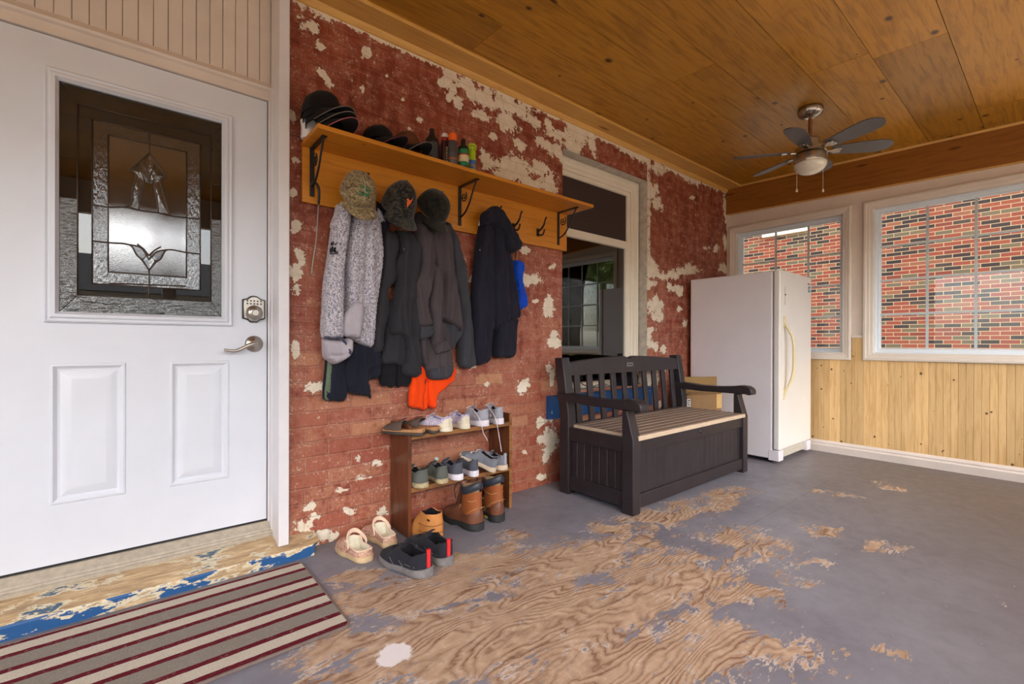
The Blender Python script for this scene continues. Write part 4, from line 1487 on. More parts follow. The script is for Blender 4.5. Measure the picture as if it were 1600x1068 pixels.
# ================================================================ shoe rack
QX0, QX1, QY0, QY1 = 1.160, 1.885, 2.262, 2.478
sr = thing('shoe_rack', 'dark stained wooden shoe rack with three open shelves against the brick wall', 'shoe rack', ((QX0+QX1)/2, (QY0+QY1)/2, 0))
HR = .606
part('side_panel', newbox(QX0, QX0+.020, QY0, QY1, 0, HR), M_RACKWOOD, sr, bevel=.004)
part('side_panel', newbox(QX1-.020, QX1, QY0, QY1, 0, HR), M_RACKWOOD, sr, bevel=.004)
T1, T2 = .552, .266
part('shelf', newbox(QX0+.018, QX1-.018, QY0+.002, QY1, T1-.022, T1), M_RACKWOOD_X, sr, bevel=.003)
part('shelf', newbox(QX0+.018, QX1-.018, QY0+.002, QY1, T2-.022, T2), M_RACKWOOD_X, sr, bevel=.003)
for (z0, z1) in ((T1-.0225, T1+.0005), (T2-.0225, T2+.0005)):
    part('shelf_lip', newbox(QX0+.019, QX1-.019, QY0-.001, QY0+.004, z0, z1), M_RACKEDGE, sr, label='worn tan front edge')
for x in (QX0, QX1-.020):
    part('front_edge', newbox(x, x+.020, QY0-.0015, QY0+.002, 0.004, HR-.004), M_RACKEDGE if x > 1.5 else M_RACKWOOD, sr)

# ================================================================ ceiling fan
FCX, FCY = 3.845, 1.205
FZT = ceil_z(FCY)
fan = thing('ceiling_fan', 'six bladed charcoal ceiling fan with brushed nickel motor and frosted globe', 'ceiling fan', (FCX, FCY, FZT))
o_ = Matrix.Translation((FCX, FCY, 0))
bm = bmesh.new()
lathe(bm, [(0, FZT-.075), (.018, FZT-.078), (.030, FZT-.075), (.052, FZT-.066), (.070, FZT-.052), (.078, FZT-.040), (.080, FZT-.018), (.078, FZT-.004), (.074, FZT), (0, FZT)], 64, o_, (FZT-.06, FZT-.012, .03, 24))
part('ceiling_canopy', bm, M_STEEL, fan, smooth=True, angle=50)
bm = bmesh.new()
tube(bm, [(FCX, FCY, FZT-.07), (FCX, FCY, 2.55)], .0125, 16)
part('down_rod', bm, plain('copper_rod', C(150, 106, 76), .35, .8), fan, smooth=True, angle=50)
bm = bmesh.new()
lathe(bm, [(0, 2.565), (.02, 2.563), (.05, 2.555), (.060, 2.545), (.062, 2.50), (.085, 2.49), (.098, 2.482), (.100, 2.452), (.090, 2.445), (0, 2.445)], 48, o_)
part('motor_housing', bm, M_STEEL, fan, smooth=True, angle=40)
bm = bmesh.new()
lathe(bm, [(0, 2.442), (.080, 2.442), (.103, 2.436), (.106, 2.430), (.106, 2.380), (.104, 2.374), (0, 2.374)], 48, o_)
lk_ = part('light_fitter', bm, M_STEEL, fan, smooth=True, angle=40)
bm = bmesh.new()
lathe(bm, [(.0, 2.296), (.03, 2.298), (.06, 2.307), (.088, 2.326), (.102, 2.348), (.106, 2.368), (.104, 2.376), (0, 2.376)], 48, o_)
tg = NT('frosted_white_glass')
tg.bsdf(color=C(226, 220, 204), rough=.25, spec=.6, coat=.4)
part('glass_globe', bm, tg.m, lk_, smooth=True, angle=180, label='frosted white glass bowl')
M_BLADE = plain('charcoal_blade', C(84, 80, 82), .45, vary=.05, scale=14)
for k in range(6):
    a = R(6+60*k)
    rot = Matrix.Translation((FCX, FCY, 2.462)) @ Matrix.Rotation(a, 4, 'Z') @ Matrix.Rotation(R(-13), 4, 'X')
    bm = bmesh.new()
    top = []
    for i in range(25):
        u = i/24
        r_ = .135+.385*u
        w = .044+.026*math.sin(min(1, u*1.25)*PI/2)
        if u > .72:
            w *= math.sqrt(max(0.0, 1-((u-.72)/.28)**2.2))
        top.append((r_, w))
    outl = [(r_, w) for r_, w in top]+[(r_, -w) for r_, w in top[::-1]][1:]
    vs0 = [bm.verts.new(rot @ Vector((x, y, -.003))) for x, y in outl]
    vs1 = [bm.verts.new(rot @ Vector((x, y, .003))) for x, y in outl]
    bm.faces.new(vs0)
    bm.faces.new(vs1[::-1])
    for i in range(len(vs0)):
        j = (i+1) % len(vs0)
        bm.faces.new((vs0[i], vs0[j], vs1[j], vs1[i]))
    bl = part('fan_blade', bm, M_BLADE, fan)
    bm = bmesh.new()
    rr_ = rot
    def bp(pts, z0, z1):
        a0 = [bm.verts.new(rr_ @ Vector((x, y, z0))) for x, y in pts]
        a1 = [bm.verts.new(rr_ @ Vector((x, y, z1))) for x, y in pts]
        bm.faces.new(a0)
        bm.faces.new(a1[::-1])
        for i in range(len(a0)):
            j = (i+1) % len(a0)
            bm.faces.new((a0[i], a0[j], a1[j], a1[i]))
    bp([(.085, -.014), (.13, -.012), (.16, -.030), (.195, -.024), (.195, .024), (.16, .030), (.13, .012), (.085, .014)], -.010, -.0032)
    for (x, y) in ((.172, -.02), (.172, .02), (.188, 0)):
        lathe(bm, [(0, -.014), (.005, -.013), (.006, -.010)], 8, rr_ @ Matrix.Translation((x, y, 0)))
    part('blade_iron', bm, M_STEEL, bl, smooth=True, angle=30)
for px_, zb in ((1245, at(1245, 298, 1, 1.28).z), (1286, at(1286, 298, 1, 1.14).z)):
    yy = 1.27 if px_ == 1245 else 1.13
    top_ = at(px_, 262, 1, yy)
    e_ = at(px_, 297, 1, yy)
    bm = bmesh.new()
    tube(bm, [(top_.x, yy, 2.385), (top_.x, yy, e_.z+.01)], .0016, 6)
    tube(bm, [(FCX+(top_.x-FCX)*.8, FCY+(yy-FCY)*.8, 2.405), (top_.x, yy, 2.386)], .003, 6)
    pc = part('pull_chain', bm, plain('pale_chain', C(206, 190, 160), .4, .4), fan, smooth=True, angle=180)
    bm = bmesh.new()
    lathe(bm, [(0, .014), (.003, .012), (.006, .002), (.0075, -.006), (.006, -.013), (0, -.016)], 12, Matrix.Translation((top_.x, yy, e_.z)))
    part('pull_bead', bm, plain('pale_wood_bead', C(222, 206, 180), .4), pc, smooth=True, angle=180)

# ================================================================ rug
bm = bmesh.new()
ux0, ux1, uy0, uy1 = -.62, .640, 1.690, 2.335
poly = []
for cx_, cy2, a0 in ((ux1-.03, uy1-.03, 0), (ux0+.03, uy1-.03, 90), (ux0+.03, uy0+.03, 180), (ux1-.03, uy0+.03, 270)):
    for i in range(6):
        a = R(a0+18*i)
        poly.append((cx_+.03*math.cos(a), cy2+.03*math.sin(a)))
prism(bm, poly, 'z', .001, .010)
rugo = solo('door_mat', bm, M_RUG, 'maroon, cream and grey striped mat on the floor before the door', 'mat')
bm = bmesh.new()
loops = []
n = len(poly)
for i in range(n):
    p0, p1 = Vector(poly[i-1]), Vector(poly[(i+1) % n])
    t2 = (p1-p0).normalized()
    nn = Vector((t2.y, -t2.x))
    c2 = Vector(poly[i])
    loops.append([(c2.x+nn.x*.006*math.cos(q)-nn.x*.003, c2.y+nn.y*.006*math.cos(q)-nn.y*.003, .006+.006*math.sin(q)) for q in [2*PI*k/8 for k in range(8)]])
loops.append(loops[0])
loft(bm, loops, True, False, False)
bm.transform(Matrix.Translation(-rugo.location))
o = link('bound_edge', bm, plain('grey_brown_binding', C(112, 98, 92), .9), smooth=True)
o.parent = rugo
# ================================================================ shoes
def shoe_sections(L, W, h_tab, w_tab, open_tab, zs_tab, insole, rt=.74, n=34, tmax=1.0, tmin=0.0):
    secs = []
    for i in range(n+1):
        u = i/n
        # denser near the ends
        t = tmin+(tmax-tmin)*(0.5-0.5*math.cos(PI*u))
        w = W*.5*interp(w_tab, t)
        if t > .86:
            w *= math.sqrt(max(.02, 1-((t-.86)/.145)**2))
        if t < .10:
            w *= math.sqrt(max(.10, 1-((.10-t)/.115)**2))
        h = interp(h_tab, t)
        zs = interp(zs_tab, t)
        if t > .90:
            h = zs+(h-zs)*math.sqrt(max(.05, 1-((t-.90)/.102)**2))
        o = interp(open_tab, t)
        cx = -0.06*W*math.sin(t*PI)*0
        half = [(w*.97, zs, w*.97, zs), (w*1.0, zs+.30*(h-zs), w*1.0, zs+.30*(h-zs)), (w*.97, zs+.60*(h-zs), w*.95, zs+.58*(h-zs)),
                (w*.86, zs+.86*(h-zs), w*.80, zs+.80*(h-zs)), (w*rt, h, w*.56, zs+.94*(h-zs)), (w*(rt-.10), h-.002, w*.34, zs+.985*(h-zs)),
                (w*(rt-.13), insole+.5*(h-insole), w*.2, h), (w*(rt-.13), insole, w*.1, h), (0, insole, 0, h)]
        pts = []
        for a, b, c, d in half:
            pts.append((c+(a-c)*o, d+(b-d)*o))
        secs.append((t, pts, o))
    return secs


def build_upper(L, secs, mirror=1, curve=.012, lean=0.0):
    bm = bmesh.new()
    loops = []
    for t, pts, o in secs:
        cy = mirror*curve*math.sin(t*PI*1.0)
        x = t*L
        full = [(x+lean*0, cy-p[0], p[1]) for p in pts]+[(x, cy+p[0], p[1]) for p in pts[-2::-1]]
        loops.append(full)
    rows = loft(bm, loops, False)
    bm.faces.ensure_lookup_table()
    m = len(loops[0])-1
    # back and toe ends
    for row in (rows[0], rows[-1]):
        try:
            bm.faces.new(row)
        except ValueError:
            pass
    bm.faces.ensure_lookup_table()
    k = 0
    for i in range(len(rows)-1):
        for j in range(m):
            if k < len(bm.faces):
                s_ = j if j < 8 else 15-j
                if s_ >= 5 and secs[i][2] > .5:
                    bm.faces[k].material_index = 1
            k += 1
    return bm


def build_sole(L, W, w_tab, zb_tab, zt_tab, grow=1.07, mirror=1, curve=.012, n=30, ext=.006, tread=0.0):
    bm = bmesh.new()
    loops = []
    for i in range(n+1):
        u = i/n
        t = 0.5-0.5*math.cos(PI*u)
        w = W*.5*interp(w_tab, t)*grow
        if t > .86:
            w *= math.sqrt(max(.02, 1-((t-.86)/.145)**2))
        if t < .10:
            w *= math.sqrt(max(.08, 1-((.10-t)/.115)**2))
        x = -ext+t*(L+2*ext)
        cy = mirror*curve*math.sin(t*PI)
        zb, zt = interp(zb_tab, t), interp(zt_tab, t)
        tr = tread*(1 if i % 2 else 0)
        mid = (zb+zt)/2
        loops.append([(x, cy-w*.90, zb+tr), (x, cy-w*.99, zb+.004+tr), (x, cy-w*1.0, mid), (x, cy-w*.96, zt), (x, cy-w*.75, zt+.0015), (x, cy+w*.75, zt+.0015), (x, cy+w*.96, zt), (x, cy+w, mid), (x, cy+w*.99, zb+.004+tr), (x, cy+w*.90, zb+tr)])
    loft(bm, loops)
    return bm


WT = [(0, .70), (.15, .84), (.35, .80), (.62, 1.0), (.82, .96), (1.0, .82)]


def sneaker(name, label, heel, ang, L, W, upper, sole, lining, lace=None, mirror=1, group=None, collar=.078, vamp=.055, toe=.040, st=.024, sh=.030, openend=.50, tab=None, accent=None,
            zoff=0.0, pitch=0.0, roll=0.0, parts_extra=None, bow=False, tread=0.0, sole2=None, upmat2=None, ankle=None):
    e = thing(name, label, 'shoe', (heel[0], heel[1], heel[2]+.0005), 0, group, rot=(roll, -pitch, ang))
    zt = [(0, sh), (.3, st), (.7, st*.9), (1, st*1.05)]
    zb = [(0, .001), (.12, 0), (.75, 0), (1.0, .010)]
    part('sole', build_sole(L, W, WT, zb, zt, mirror=mirror, tread=tread), sole, e, world=False, smooth=True, angle=50)
    if sole2:
        part('midsole', build_sole(L, W, WT, [(0, sh-.001), (1, st*.9)], [(0, sh+.007), (.3, st+.006), (1, st+.005)], grow=1.05, mirror=mirror), sole2, e, world=False, smooth=True, angle=50)
    h_tab = [(0, collar*1.0), (.05, collar*.98), (.20, (ankle or collar*.80)), (.34, collar*.84), (openend, collar*.96), (openend+.10, collar*.88), (.66, vamp), (.82, toe*1.05), (1.0, toe*.8)]
    o_tab = [(0, 0), (.012, 0), (.035, 1), (openend-.05, 1), (openend+.02, 0), (1, 0)]
    secs = shoe_sections(L, W, h_tab, WT, o_tab, [(0, sh-.004), (.3, st-.004), (1, st-.004)], st+.006, rt=.82)
    up = part('upper', build_upper(L, secs, mirror), [upper, lining], e, world=False, smooth=True, angle=70)
    # padded collar
    pts = []
    loopts = [s for s in secs if .02 <= s[0] <= openend-.03]
    cyf = lambda t: mirror*.012*math.sin(t*PI)
    left = [(s[0]*L, cyf(s[0])-s[1][4][0]*.94, s[1][4][1]-.001) for s in loopts]
    right = [(s[0]*L, cyf(s[0])+s[1][4][0]*.94, s[1][4][1]-.001) for s in loopts]
    ring_ = left[::-1]+right
    bm = bmesh.new()
    tube(bm, smoothpath(ring_, 2), .0042, 8)
    part('collar', bm, accent or upper, up, world=False, smooth=True, angle=180)
    # tongue
    bm = bmesh.new()
    loops = []
    for k in range(6):
        u = k/5
        x = (openend+.14-.19*u)*L
        z = collar*.80+u*(collar*.36)
        w = W*.17*(1+.25*u)
        cy = cyf(openend)
        loops.append([(x, cy-w, z-.005), (x, cy-w*.6, z+.001), (x, cy, z+.003), (x, cy+w*.6, z+.001), (x, cy+w, z-.005), (x+.004, cy+w*.6, z-.006), (x+.004, cy, z-.004), (x+.004, cy-w*.6, z-.006)])
    loft(bm, loops)
    tg_ = part('tongue', bm, upmat2 or upper, up, world=False, smooth=True, angle=180)
    if lace:
        bm = bmesh.new()
        for k in range(5):
            t = openend+.05+.055*k
            zt_ = interp(h_tab, t)
            cy = cyf(t)
            w = W*.5*interp(WT, t)*.50
            z0, z1 = zt_-.004, zt_+.006
            s2 = 1 if k % 2 else -1
            tube(bm, smoothpath([(t*L, cy-w, z0-.004), (t*L-.004*s2, cy-w*.4, z1-.001), (t*L+.004*s2, cy+w*.4, z1-.001), (t*L, cy+w, z0-.004)], 4), .0022, 6)
        if bow:
            t = openend+.03
            z = interp(h_tab, t)+.006
            cy = cyf(t)
            for s2 in (-1, 1):
                tube(bm, smoothpath([(t*L, cy, z), (t*L-.01, cy+s2*.018, z+.010), (t*L+.005, cy+s2*.036, z+.002), (t*L+.012, cy+s2*.020, z-.001), (t*L, cy, z)], 5), .0018, 6)
        part('laces', bm, lace, up, world=False, smooth=True, angle=180)
    if tab:
        bm = bmesh.new()
        loft(bm, [[(-.004, -.010, z), (-.009, -.006, z), (-.009, .006, z), (-.004, .010, z), (.004, .008, z), (.004, -.008, z)] for z in (sh+.006, collar*.75, collar*1.03, collar*1.16)])
        part('heel_tab', bm, tab, up, world=False, smooth=True, angle=60)
    if parts_extra:
        parts_extra(e, up, L, W, secs, cyf)
    return e


F_BLK = fabric('black_mesh_fabric', C(40, 40, 48), vary=.08)
F_LIN = fabric('black_lining', C(20, 19, 24))
F_OLIVE = fabric('olive_grey_knit', C(96, 98, 92), vary=.12)
F_DGREY = fabric('slate_grey_knit', C(84, 86, 96))
F_GREY = fabric('cool_grey_knit', C(122, 124, 132))
F_LGREY = fabric('pale_grey_knit', C(158, 160, 170))
M_SOLEW = plain('white_foam_sole', C(222, 216, 224), .6, vary=.02)
M_SOLEG = plain('grey_rubber_sole', C(118, 116, 116), .7, vary=.1, bump=.3)
M_SOLETAN = plain('dirty_tan_sole', C(176, 160, 124), .7, vary=.15, scale=50)
M_SOLEBEI = plain('beige_foam_sole', C(206, 186, 162), .65, vary=.06)
M_RED = plain('red_rubber_tab', C(210, 40, 44), .5)
M_LACEW = plain('white_lace', C(220, 210, 210), .8)
M_LACEB = plain('black_lace', C(30, 30, 34), .8)
tfl = NT('lilac_speckled_knit')
nn_ = tfl.noise(tfl.co(), 150, 4, .8)
tfl.bsdf(color=tfl.ramp(nn_, [(.40, C(128, 116, 160)), (.5, C(190, 182, 204)), (.58, C(226, 220, 228))]), rough=.9)
M_FLORAL = tfl.m
M_CREAMSOLE = plain('cream_sole', C(222, 212, 188), .6, vary=.04)


def black_extra(e, up, L, W, secs, cyf):
    # silver side stripes and toe guard
    for s2 in (-1, 1):
        for t0, t1, z0, z1 in ((.10, .30, .050, .050), (.34, .42, .036, .058), (.52, .60, .034, .060)):
            bm = bmesh.new()
            def sp(t, z):
                w = W*.5*interp(WT, t)
                return (t*L, cyf(t)+s2*(w*1.002), z)
            tube(bm, [sp(t0, z0), sp((t0+t1)/2, (z0+z1)/2), sp(t1, z1)], .0010, 5)
            part('reflective_stripe', bm, plain('silver_trim', C(120, 120, 126), .5), up, world=False, smooth=True, angle=180)
    bm = bmesh.new()
    box(bm, .01, .05, -.014, .014, .0, .0012)
    bm.transform(Matrix.Translation((L*.13, cyf(.13), .037)))
    part('insole_label', bm, plain('pale_insole_label', C(150, 160, 176), .6), up, world=False)


hA = (at(668, 893, 2, 0).x, at(668, 893, 2, 0).y)
sneaker('black_sneaker', 'black trail sneaker with red heel tab nearest the viewer on the floor', (1.040, 1.832, 0), R(101), .315, .122, F_BLK, M_SOLEG, F_LIN, M_LACEB, 1, 'pair of black sneakers on the floor', collar=.108, vamp=.074, toe=.064, st=.034, sh=.040, tab=M_RED, parts_extra=black_extra, tread=.004)
sneaker('black_sneaker', 'black trail sneaker with red heel tab, right of its mate against the brown rack foot', (1.168, 1.868, 0), R(98), .315, .118, F_BLK, M_SOLEG, F_LIN, M_LACEB, -1, 'pair of black sneakers on the floor', collar=.108, vamp=.074, toe=.064, st=.034, sh=.040, tab=M_RED, parts_extra=black_extra, tread=.004)

HY = 2.225
def hx_(px, z, y=HY):
    return at(px, 700, 1, y).x
# middle shelf
def olive_extra(e, up, L, W, secs, cyf):
    bm = bmesh.new()
    lathe(bm, [(0, .0012), (.012, .001), (.013, 0)], 16, Matrix.Translation((L*.40, cyf(.4), .118)) @ Matrix.Rotation(R(-40), 4, 'Y'))
    part('tongue_label', bm, plain('pale_tongue_label', C(178, 190, 182), .6), up, world=False, smooth=True)
z2_ = T2
sneaker('olive_sneaker', 'olive grey sneaker with dirty tan sole, leftmost on the middle shelf', (hx_(664, z2_), HY, z2_), R(93), .245, .092, F_OLIVE, M_SOLETAN, F_LIN, M_LACEB, 1, 'pair of olive sneakers on the middle shelf', collar=.094, vamp=.062, toe=.048, st=.024, sh=.026, parts_extra=None)
sneaker('olive_sneaker', 'olive grey sneaker with a round pale tongue label beside its mate on the middle shelf', (hx_(694, z2_), HY, z2_), R(91), .245, .092, F_OLIVE, M_SOLETAN, F_LIN, M_LACEB, -1, 'pair of olive sneakers on the middle shelf', collar=.094, vamp=.062, toe=.048, st=.024, sh=.026, parts_extra=olive_extra)
sneaker('slate_sneaker', 'slate grey sneaker with thick white sole beside the olive pair on the middle shelf', (hx_(719, z2_), HY-.004, z2_), R(92), .245, .078, F_DGREY, M_SOLEW, F_LIN, F_DGREY, 1, 'pair of slate sneakers on the middle shelf', collar=.096, vamp=.066, toe=.050, st=.032, sh=.034)
sneaker('slate_sneaker', 'slate grey sneaker with thick white sole, partly under the tilted beige-soled shoe', (hx_(743, z2_), HY-.004, z2_), R(92), .245, .076, F_DGREY, M_SOLEW, F_LIN, F_DGREY, -1, 'pair of slate sneakers on the middle shelf', collar=.096, vamp=.066, toe=.050, st=.032, sh=.034, bow=True)
sneaker('grey_sneaker', 'grey sneaker with beige sole, rightmost on the middle shelf', (hx_(789, z2_), HY, z2_), R(91), .245, .086, F_GREY, M_SOLEBEI, F_LIN, M_LACEW, 1, 'pair of grey beige-soled sneakers', collar=.090, vamp=.062, toe=.048, st=.026, sh=.030, tab=F_LGREY)
sneaker('grey_sneaker', 'grey sneaker with beige sole lying tilted across the slate sneakers', (hx_(771, z2_), HY-.01, z2_+.006), R(127), .235, .080, F_GREY, M_SOLEBEI, F_LIN, M_LACEW, -1, 'pair of grey beige-soled sneakers', collar=.088, vamp=.058, toe=.044, st=.026, sh=.032, pitch=R(20), roll=R(-4))
# top shelf
z1s = T1
def floral_extra(e, up, L, W, secs, cyf):
    bm = bmesh.new()
    loops = []
    for t in (.0, .03, .08, .16, .24):
        s = min(secs, key=lambda q: abs(q[0]-t))
        w = s[1][1][0]*1.03
        x = t*L-.0015
        cy = cyf(t)
        loops.append((x, cy, w, interp([(0, .074), (.24, .040)], t)))
    for s2 in (-1, 1):
        rows = [[(x, cy+s2*w, .024), (x, cy+s2*w*1.0, (.024+h)/2), (x, cy+s2*w*.95, h)] for x, cy, w, h in loops]
        loft(bm, rows, False)
    x, cy, w, h = loops[0]
    bm.faces.new([bm.verts.new(q) for q in ((x-.0005, cy-w, .024), (x-.0005, cy+w, .024), (x-.0005, cy+w*.95, h), (x-.0005, cy-w*.95, h))])
    part('heel_counter', bm, M_CREAMSOLE, up, world=False, smooth=True)
sneaker('lilac_sneaker', 'lilac speckled sneaker with cream heel, left one of its pair on the top shelf', (hx_(704, z1s), HY+.004, z1s), R(112), .240, .086, M_FLORAL, M_CREAMSOLE, fabric('lilac_lining', C(120, 120, 148)), M_LACEW, 1, 'pair of lilac sneakers on the top shelf', collar=.084, vamp=.060, toe=.044, st=.020, sh=.024, parts_extra=floral_extra)
sneaker('lilac_sneaker', 'lilac speckled sneaker with cream heel, right one of its pair on the top shelf', (hx_(731, z1s), HY+.006, z1s), R(100), .240, .080, M_FLORAL, M_CREAMSOLE, fabric('lilac_lining', C(120, 120, 148)), M_LACEW, -1, 'pair of lilac sneakers on the top shelf', collar=.082, vamp=.060, toe=.044, st=.020, sh=.024, parts_extra=floral_extra)
def hang_lace(dx, dy, dz):
    def f(e, up, L, W, secs, cyf):
        bm = bmesh.new()
        p0 = Vector((L*.46, W*.3, .098))
        pts = smoothpath([p0, (L*.25, W*.62, .10), (L*.05, W*.66, .07), (-.012, W*.6, .03), (-.022, W*.58+dx*.3, -.03), (-.026, W*.55+dx*.7, -.03+dz*.5), (-.030, W*.5+dx, -.03+dz)], 6)
        tube(bm, pts, .0022, 6)
        part('hanging_lace', bm, M_LACEW, up, world=False, smooth=True, angle=180)
        bm = bmesh.new()
        box(bm, L*.22, L*.34, W*.5*.86+.0, W*.5*.86+.006, .042, .062)
        part('side_logo', bm, plain('pale_side_patch', C(206, 188, 196), .5), up, world=False)
    return f
sneaker('pale_grey_sneaker', 'pale grey sneaker with a short dangling lace, second from the right on the top shelf', (hx_(760, z1s), HY+.002, z1s), R(93), .245, .086, F_LGREY, M_SOLEW, F_LIN, M_LACEW, 1, 'pair of pale grey sneakers on the top shelf', collar=.100, vamp=.068, toe=.050, st=.030, sh=.036, bow=True, parts_extra=hang_lace(-.03, 0, -.05))
sneaker('pale_grey_sneaker', 'pale grey sneaker with white sole and a long dangling lace, rightmost on the top shelf', (hx_(783, z1s), HY+.002, z1s), R(91), .245, .080, F_LGREY, M_SOLEW, F_LIN, M_LACEW, -1, 'pair of pale grey sneakers on the top shelf', collar=.104, vamp=.068, toe=.050, st=.030, sh=.036, bow=True, parts_extra=hang_lace(-.02, 0, -.13))

# ---------------------------------------------------------------- mules
M_MULE = plain('brown_suede', C(92, 76, 66), .9, vary=.1, bump=.3)
M_CORK = plain('tan_cork', C(176, 128, 84), .8, vary=.1, scale=60)
for px_, lab, a_, mr in ((662, 'brown suede mule with tan cork footbed, leftmost on the top shelf', 124, 1), (681, 'brown suede mule with tan cork footbed tucked behind the leftmost mule', 116, -1)):
    L, W = .240, .088
    e = thing('suede_mule', lab, 'shoe', (hx_(px_, z1s)+(.0 if mr == 1 else .012), HY+.006, z1s+.0005), 0, 'pair of brown mules on the top shelf', rot=(0, 0, R(a_)))
    part('outsole', build_sole(L, W, WT, [(0, 0), (1, .004)], [(0, .016), (1, .016)], mirror=mr), plain('dark_brown_outsole', C(66, 58, 52), .7), e, world=False, smooth=True, angle=50)
    part('footbed', build_sole(L, W, WT, [(0, .016), (1, .016)], [(0, .036), (.4, .030), (1, .026)], grow=1.03, mirror=mr), M_CORK, e, world=False, smooth=True, angle=50)
    secs = shoe_sections(L, W, [(0, .06), (.46, .076), (.60, .070), (.8, .056), (1, .04)], WT, [(0, 0), (1, 0)], [(0, .02), (1, .016)], .03, tmin=.44)
    bm = bmesh.new()
    loops = []
    for t, pts, o in secs:
        cy = mr*.012*math.sin(t*PI)
        loops.append([(t*L, cy-p[0]*1.03, p[1]) for p in pts]+[(t*L, cy+p[0]*1.03, p[1]) for p in pts[-2::-1]])
    rows = loft(bm, loops, False)
    bm.faces.new(rows[-1])
    u_ = part('upper', bm, M_MULE, e, world=False, smooth=True, angle=70)
    md = u_.modifiers.new('s', 'SOLIDIFY')
    md.thickness = .003
    bm = bmesh.new()
    for s2 in (-1, 1):
        tube(bm, smoothpath([(L*.52, s2*.006, .077), (L*.46, s2*.022, .084), (L*.56, s2*.030, .078), (L*.54, s2*.010, .079)], 5), .002, 6)
    part('laces', bm, plain('brown_lace', C(58, 44, 36), .8), u_, world=False, smooth=True, angle=180)

# dark purple shoe behind the lilac pair
# ---------------------------------------------------------------- garden clogs
tcl = NT('floral_brown_clog')
cn = tcl.noise(tcl.co(), 55, 3, .6, 1.5)
tcl.bsdf(color=tcl.ramp(cn, [(.35, C(120, 88, 74)), (.46, C(178, 132, 112)), (.54, C(214, 190, 160)), (.60, C(190, 110, 104)), (.68, C(140, 104, 84))]), rough=.6)
M_CLOG_IN = plain('cream_clog_lining', C(212, 206, 184), .8, vary=.06, scale=40)
M_CLOGRIM = plain('pink_cream_rim', C(224, 196, 172), .5)
for (hx0, hy0, a_, lab, mr) in ((.890, 2.145, 98, 'floral brown garden clog with cream lining, left one on the floor', 1), (1.045, 2.218, 100, 'floral brown garden clog with cream lining, right one beside the shoe rack foot', -1)):
    L, W = .246, .104
    e = thing('garden_clog', lab, 'shoe', (hx0, hy0, .0005), 0, 'pair of garden clogs on the floor', rot=(0, 0, R(a_)))
    part('sole', build_sole(L, W, WT, [(0, 0), (.8, 0), (1, .012)], [(0, .026), (1, .024)], mirror=mr), plain('tan_clog_sole', C(196, 170, 132), .7, vary=.1), e, world=False, smooth=True, angle=50)
    secs = shoe_sections(L, W, [(0, .058), (.10, .052), (.35, .058), (.52, .086), (.62, .088), (.8, .070), (1, .045)], WT, [(0, 0), (.008, 0), (.03, 1), (.50, 1), (.60, 0), (1, 0)], [(0, .020), (1, .020)], .028, rt=.88)
    up = part('upper', build_upper(L, secs, mr), [tcl.m, M_CLOG_IN], e, world=False, smooth=True, angle=70)
    cyf = lambda t, mr=mr: mr*.012*math.sin(t*PI)
    # rim
    sel = [s for s in secs if .015 <= s[0] <= .54]
    bm = bmesh.new()
    lf = [(s[0]*L, cyf(s[0])-s[1][4][0]*.97, s[1][4][1]) for s in sel]
    rt_ = [(s[0]*L, cyf(s[0])+s[1][4][0]*.97, s[1][4][1]) for s in sel]
    tube(bm, lf[::-1]+rt_, .0045, 8)
    part('rim', bm, M_CLOGRIM, up, world=False, smooth=True, angle=180)
    # heel strap, raised
    bm = bmesh.new()
    pts = []
    for k in range(19):
        a = PI*k/18
        pts.append((L*.36+L*.19*math.sin(a), -W*.47*math.cos(a)+.006*mr, .060+.056*math.sin(a)))
    for k in range(len(pts)):
        pass
    loops = []
    for k, p_ in enumerate(pts):
        a = PI*k/18
        out = Vector((math.sin(a), -math.cos(a), 0))
        c_ = Vector(p_)
        loops.append([c_+out*.003+Vector((0, 0, -.010)), c_+out*.003+Vector((0, 0, .010)), c_-out*.003+Vector((0, 0, .010)), c_-out*.003+Vector((0, 0, -.010))])
    loft(bm, loops)
    part('heel_strap', bm, M_CLOGRIM, up, world=False, smooth=True, angle=50)

# ---------------------------------------------------------------- work boots
M_BLEATH = plain('oiled_brown_leather', C(108, 66, 46), .42, vary=.16, scale=14, bump=.2)
M_BSHAFT = plain('russet_leather', C(150, 84, 44), .38, vary=.12, scale=12, bump=.2)
M_BNAVY = plain('navy_padded_leather', C(46, 52, 62), .45, vary=.08)
M_BLIN = fabric('tan_boot_lining', C(150, 124, 92))
M_BSOLE = plain('black_lug_sole', C(38, 38, 38), .65, vary=.06)


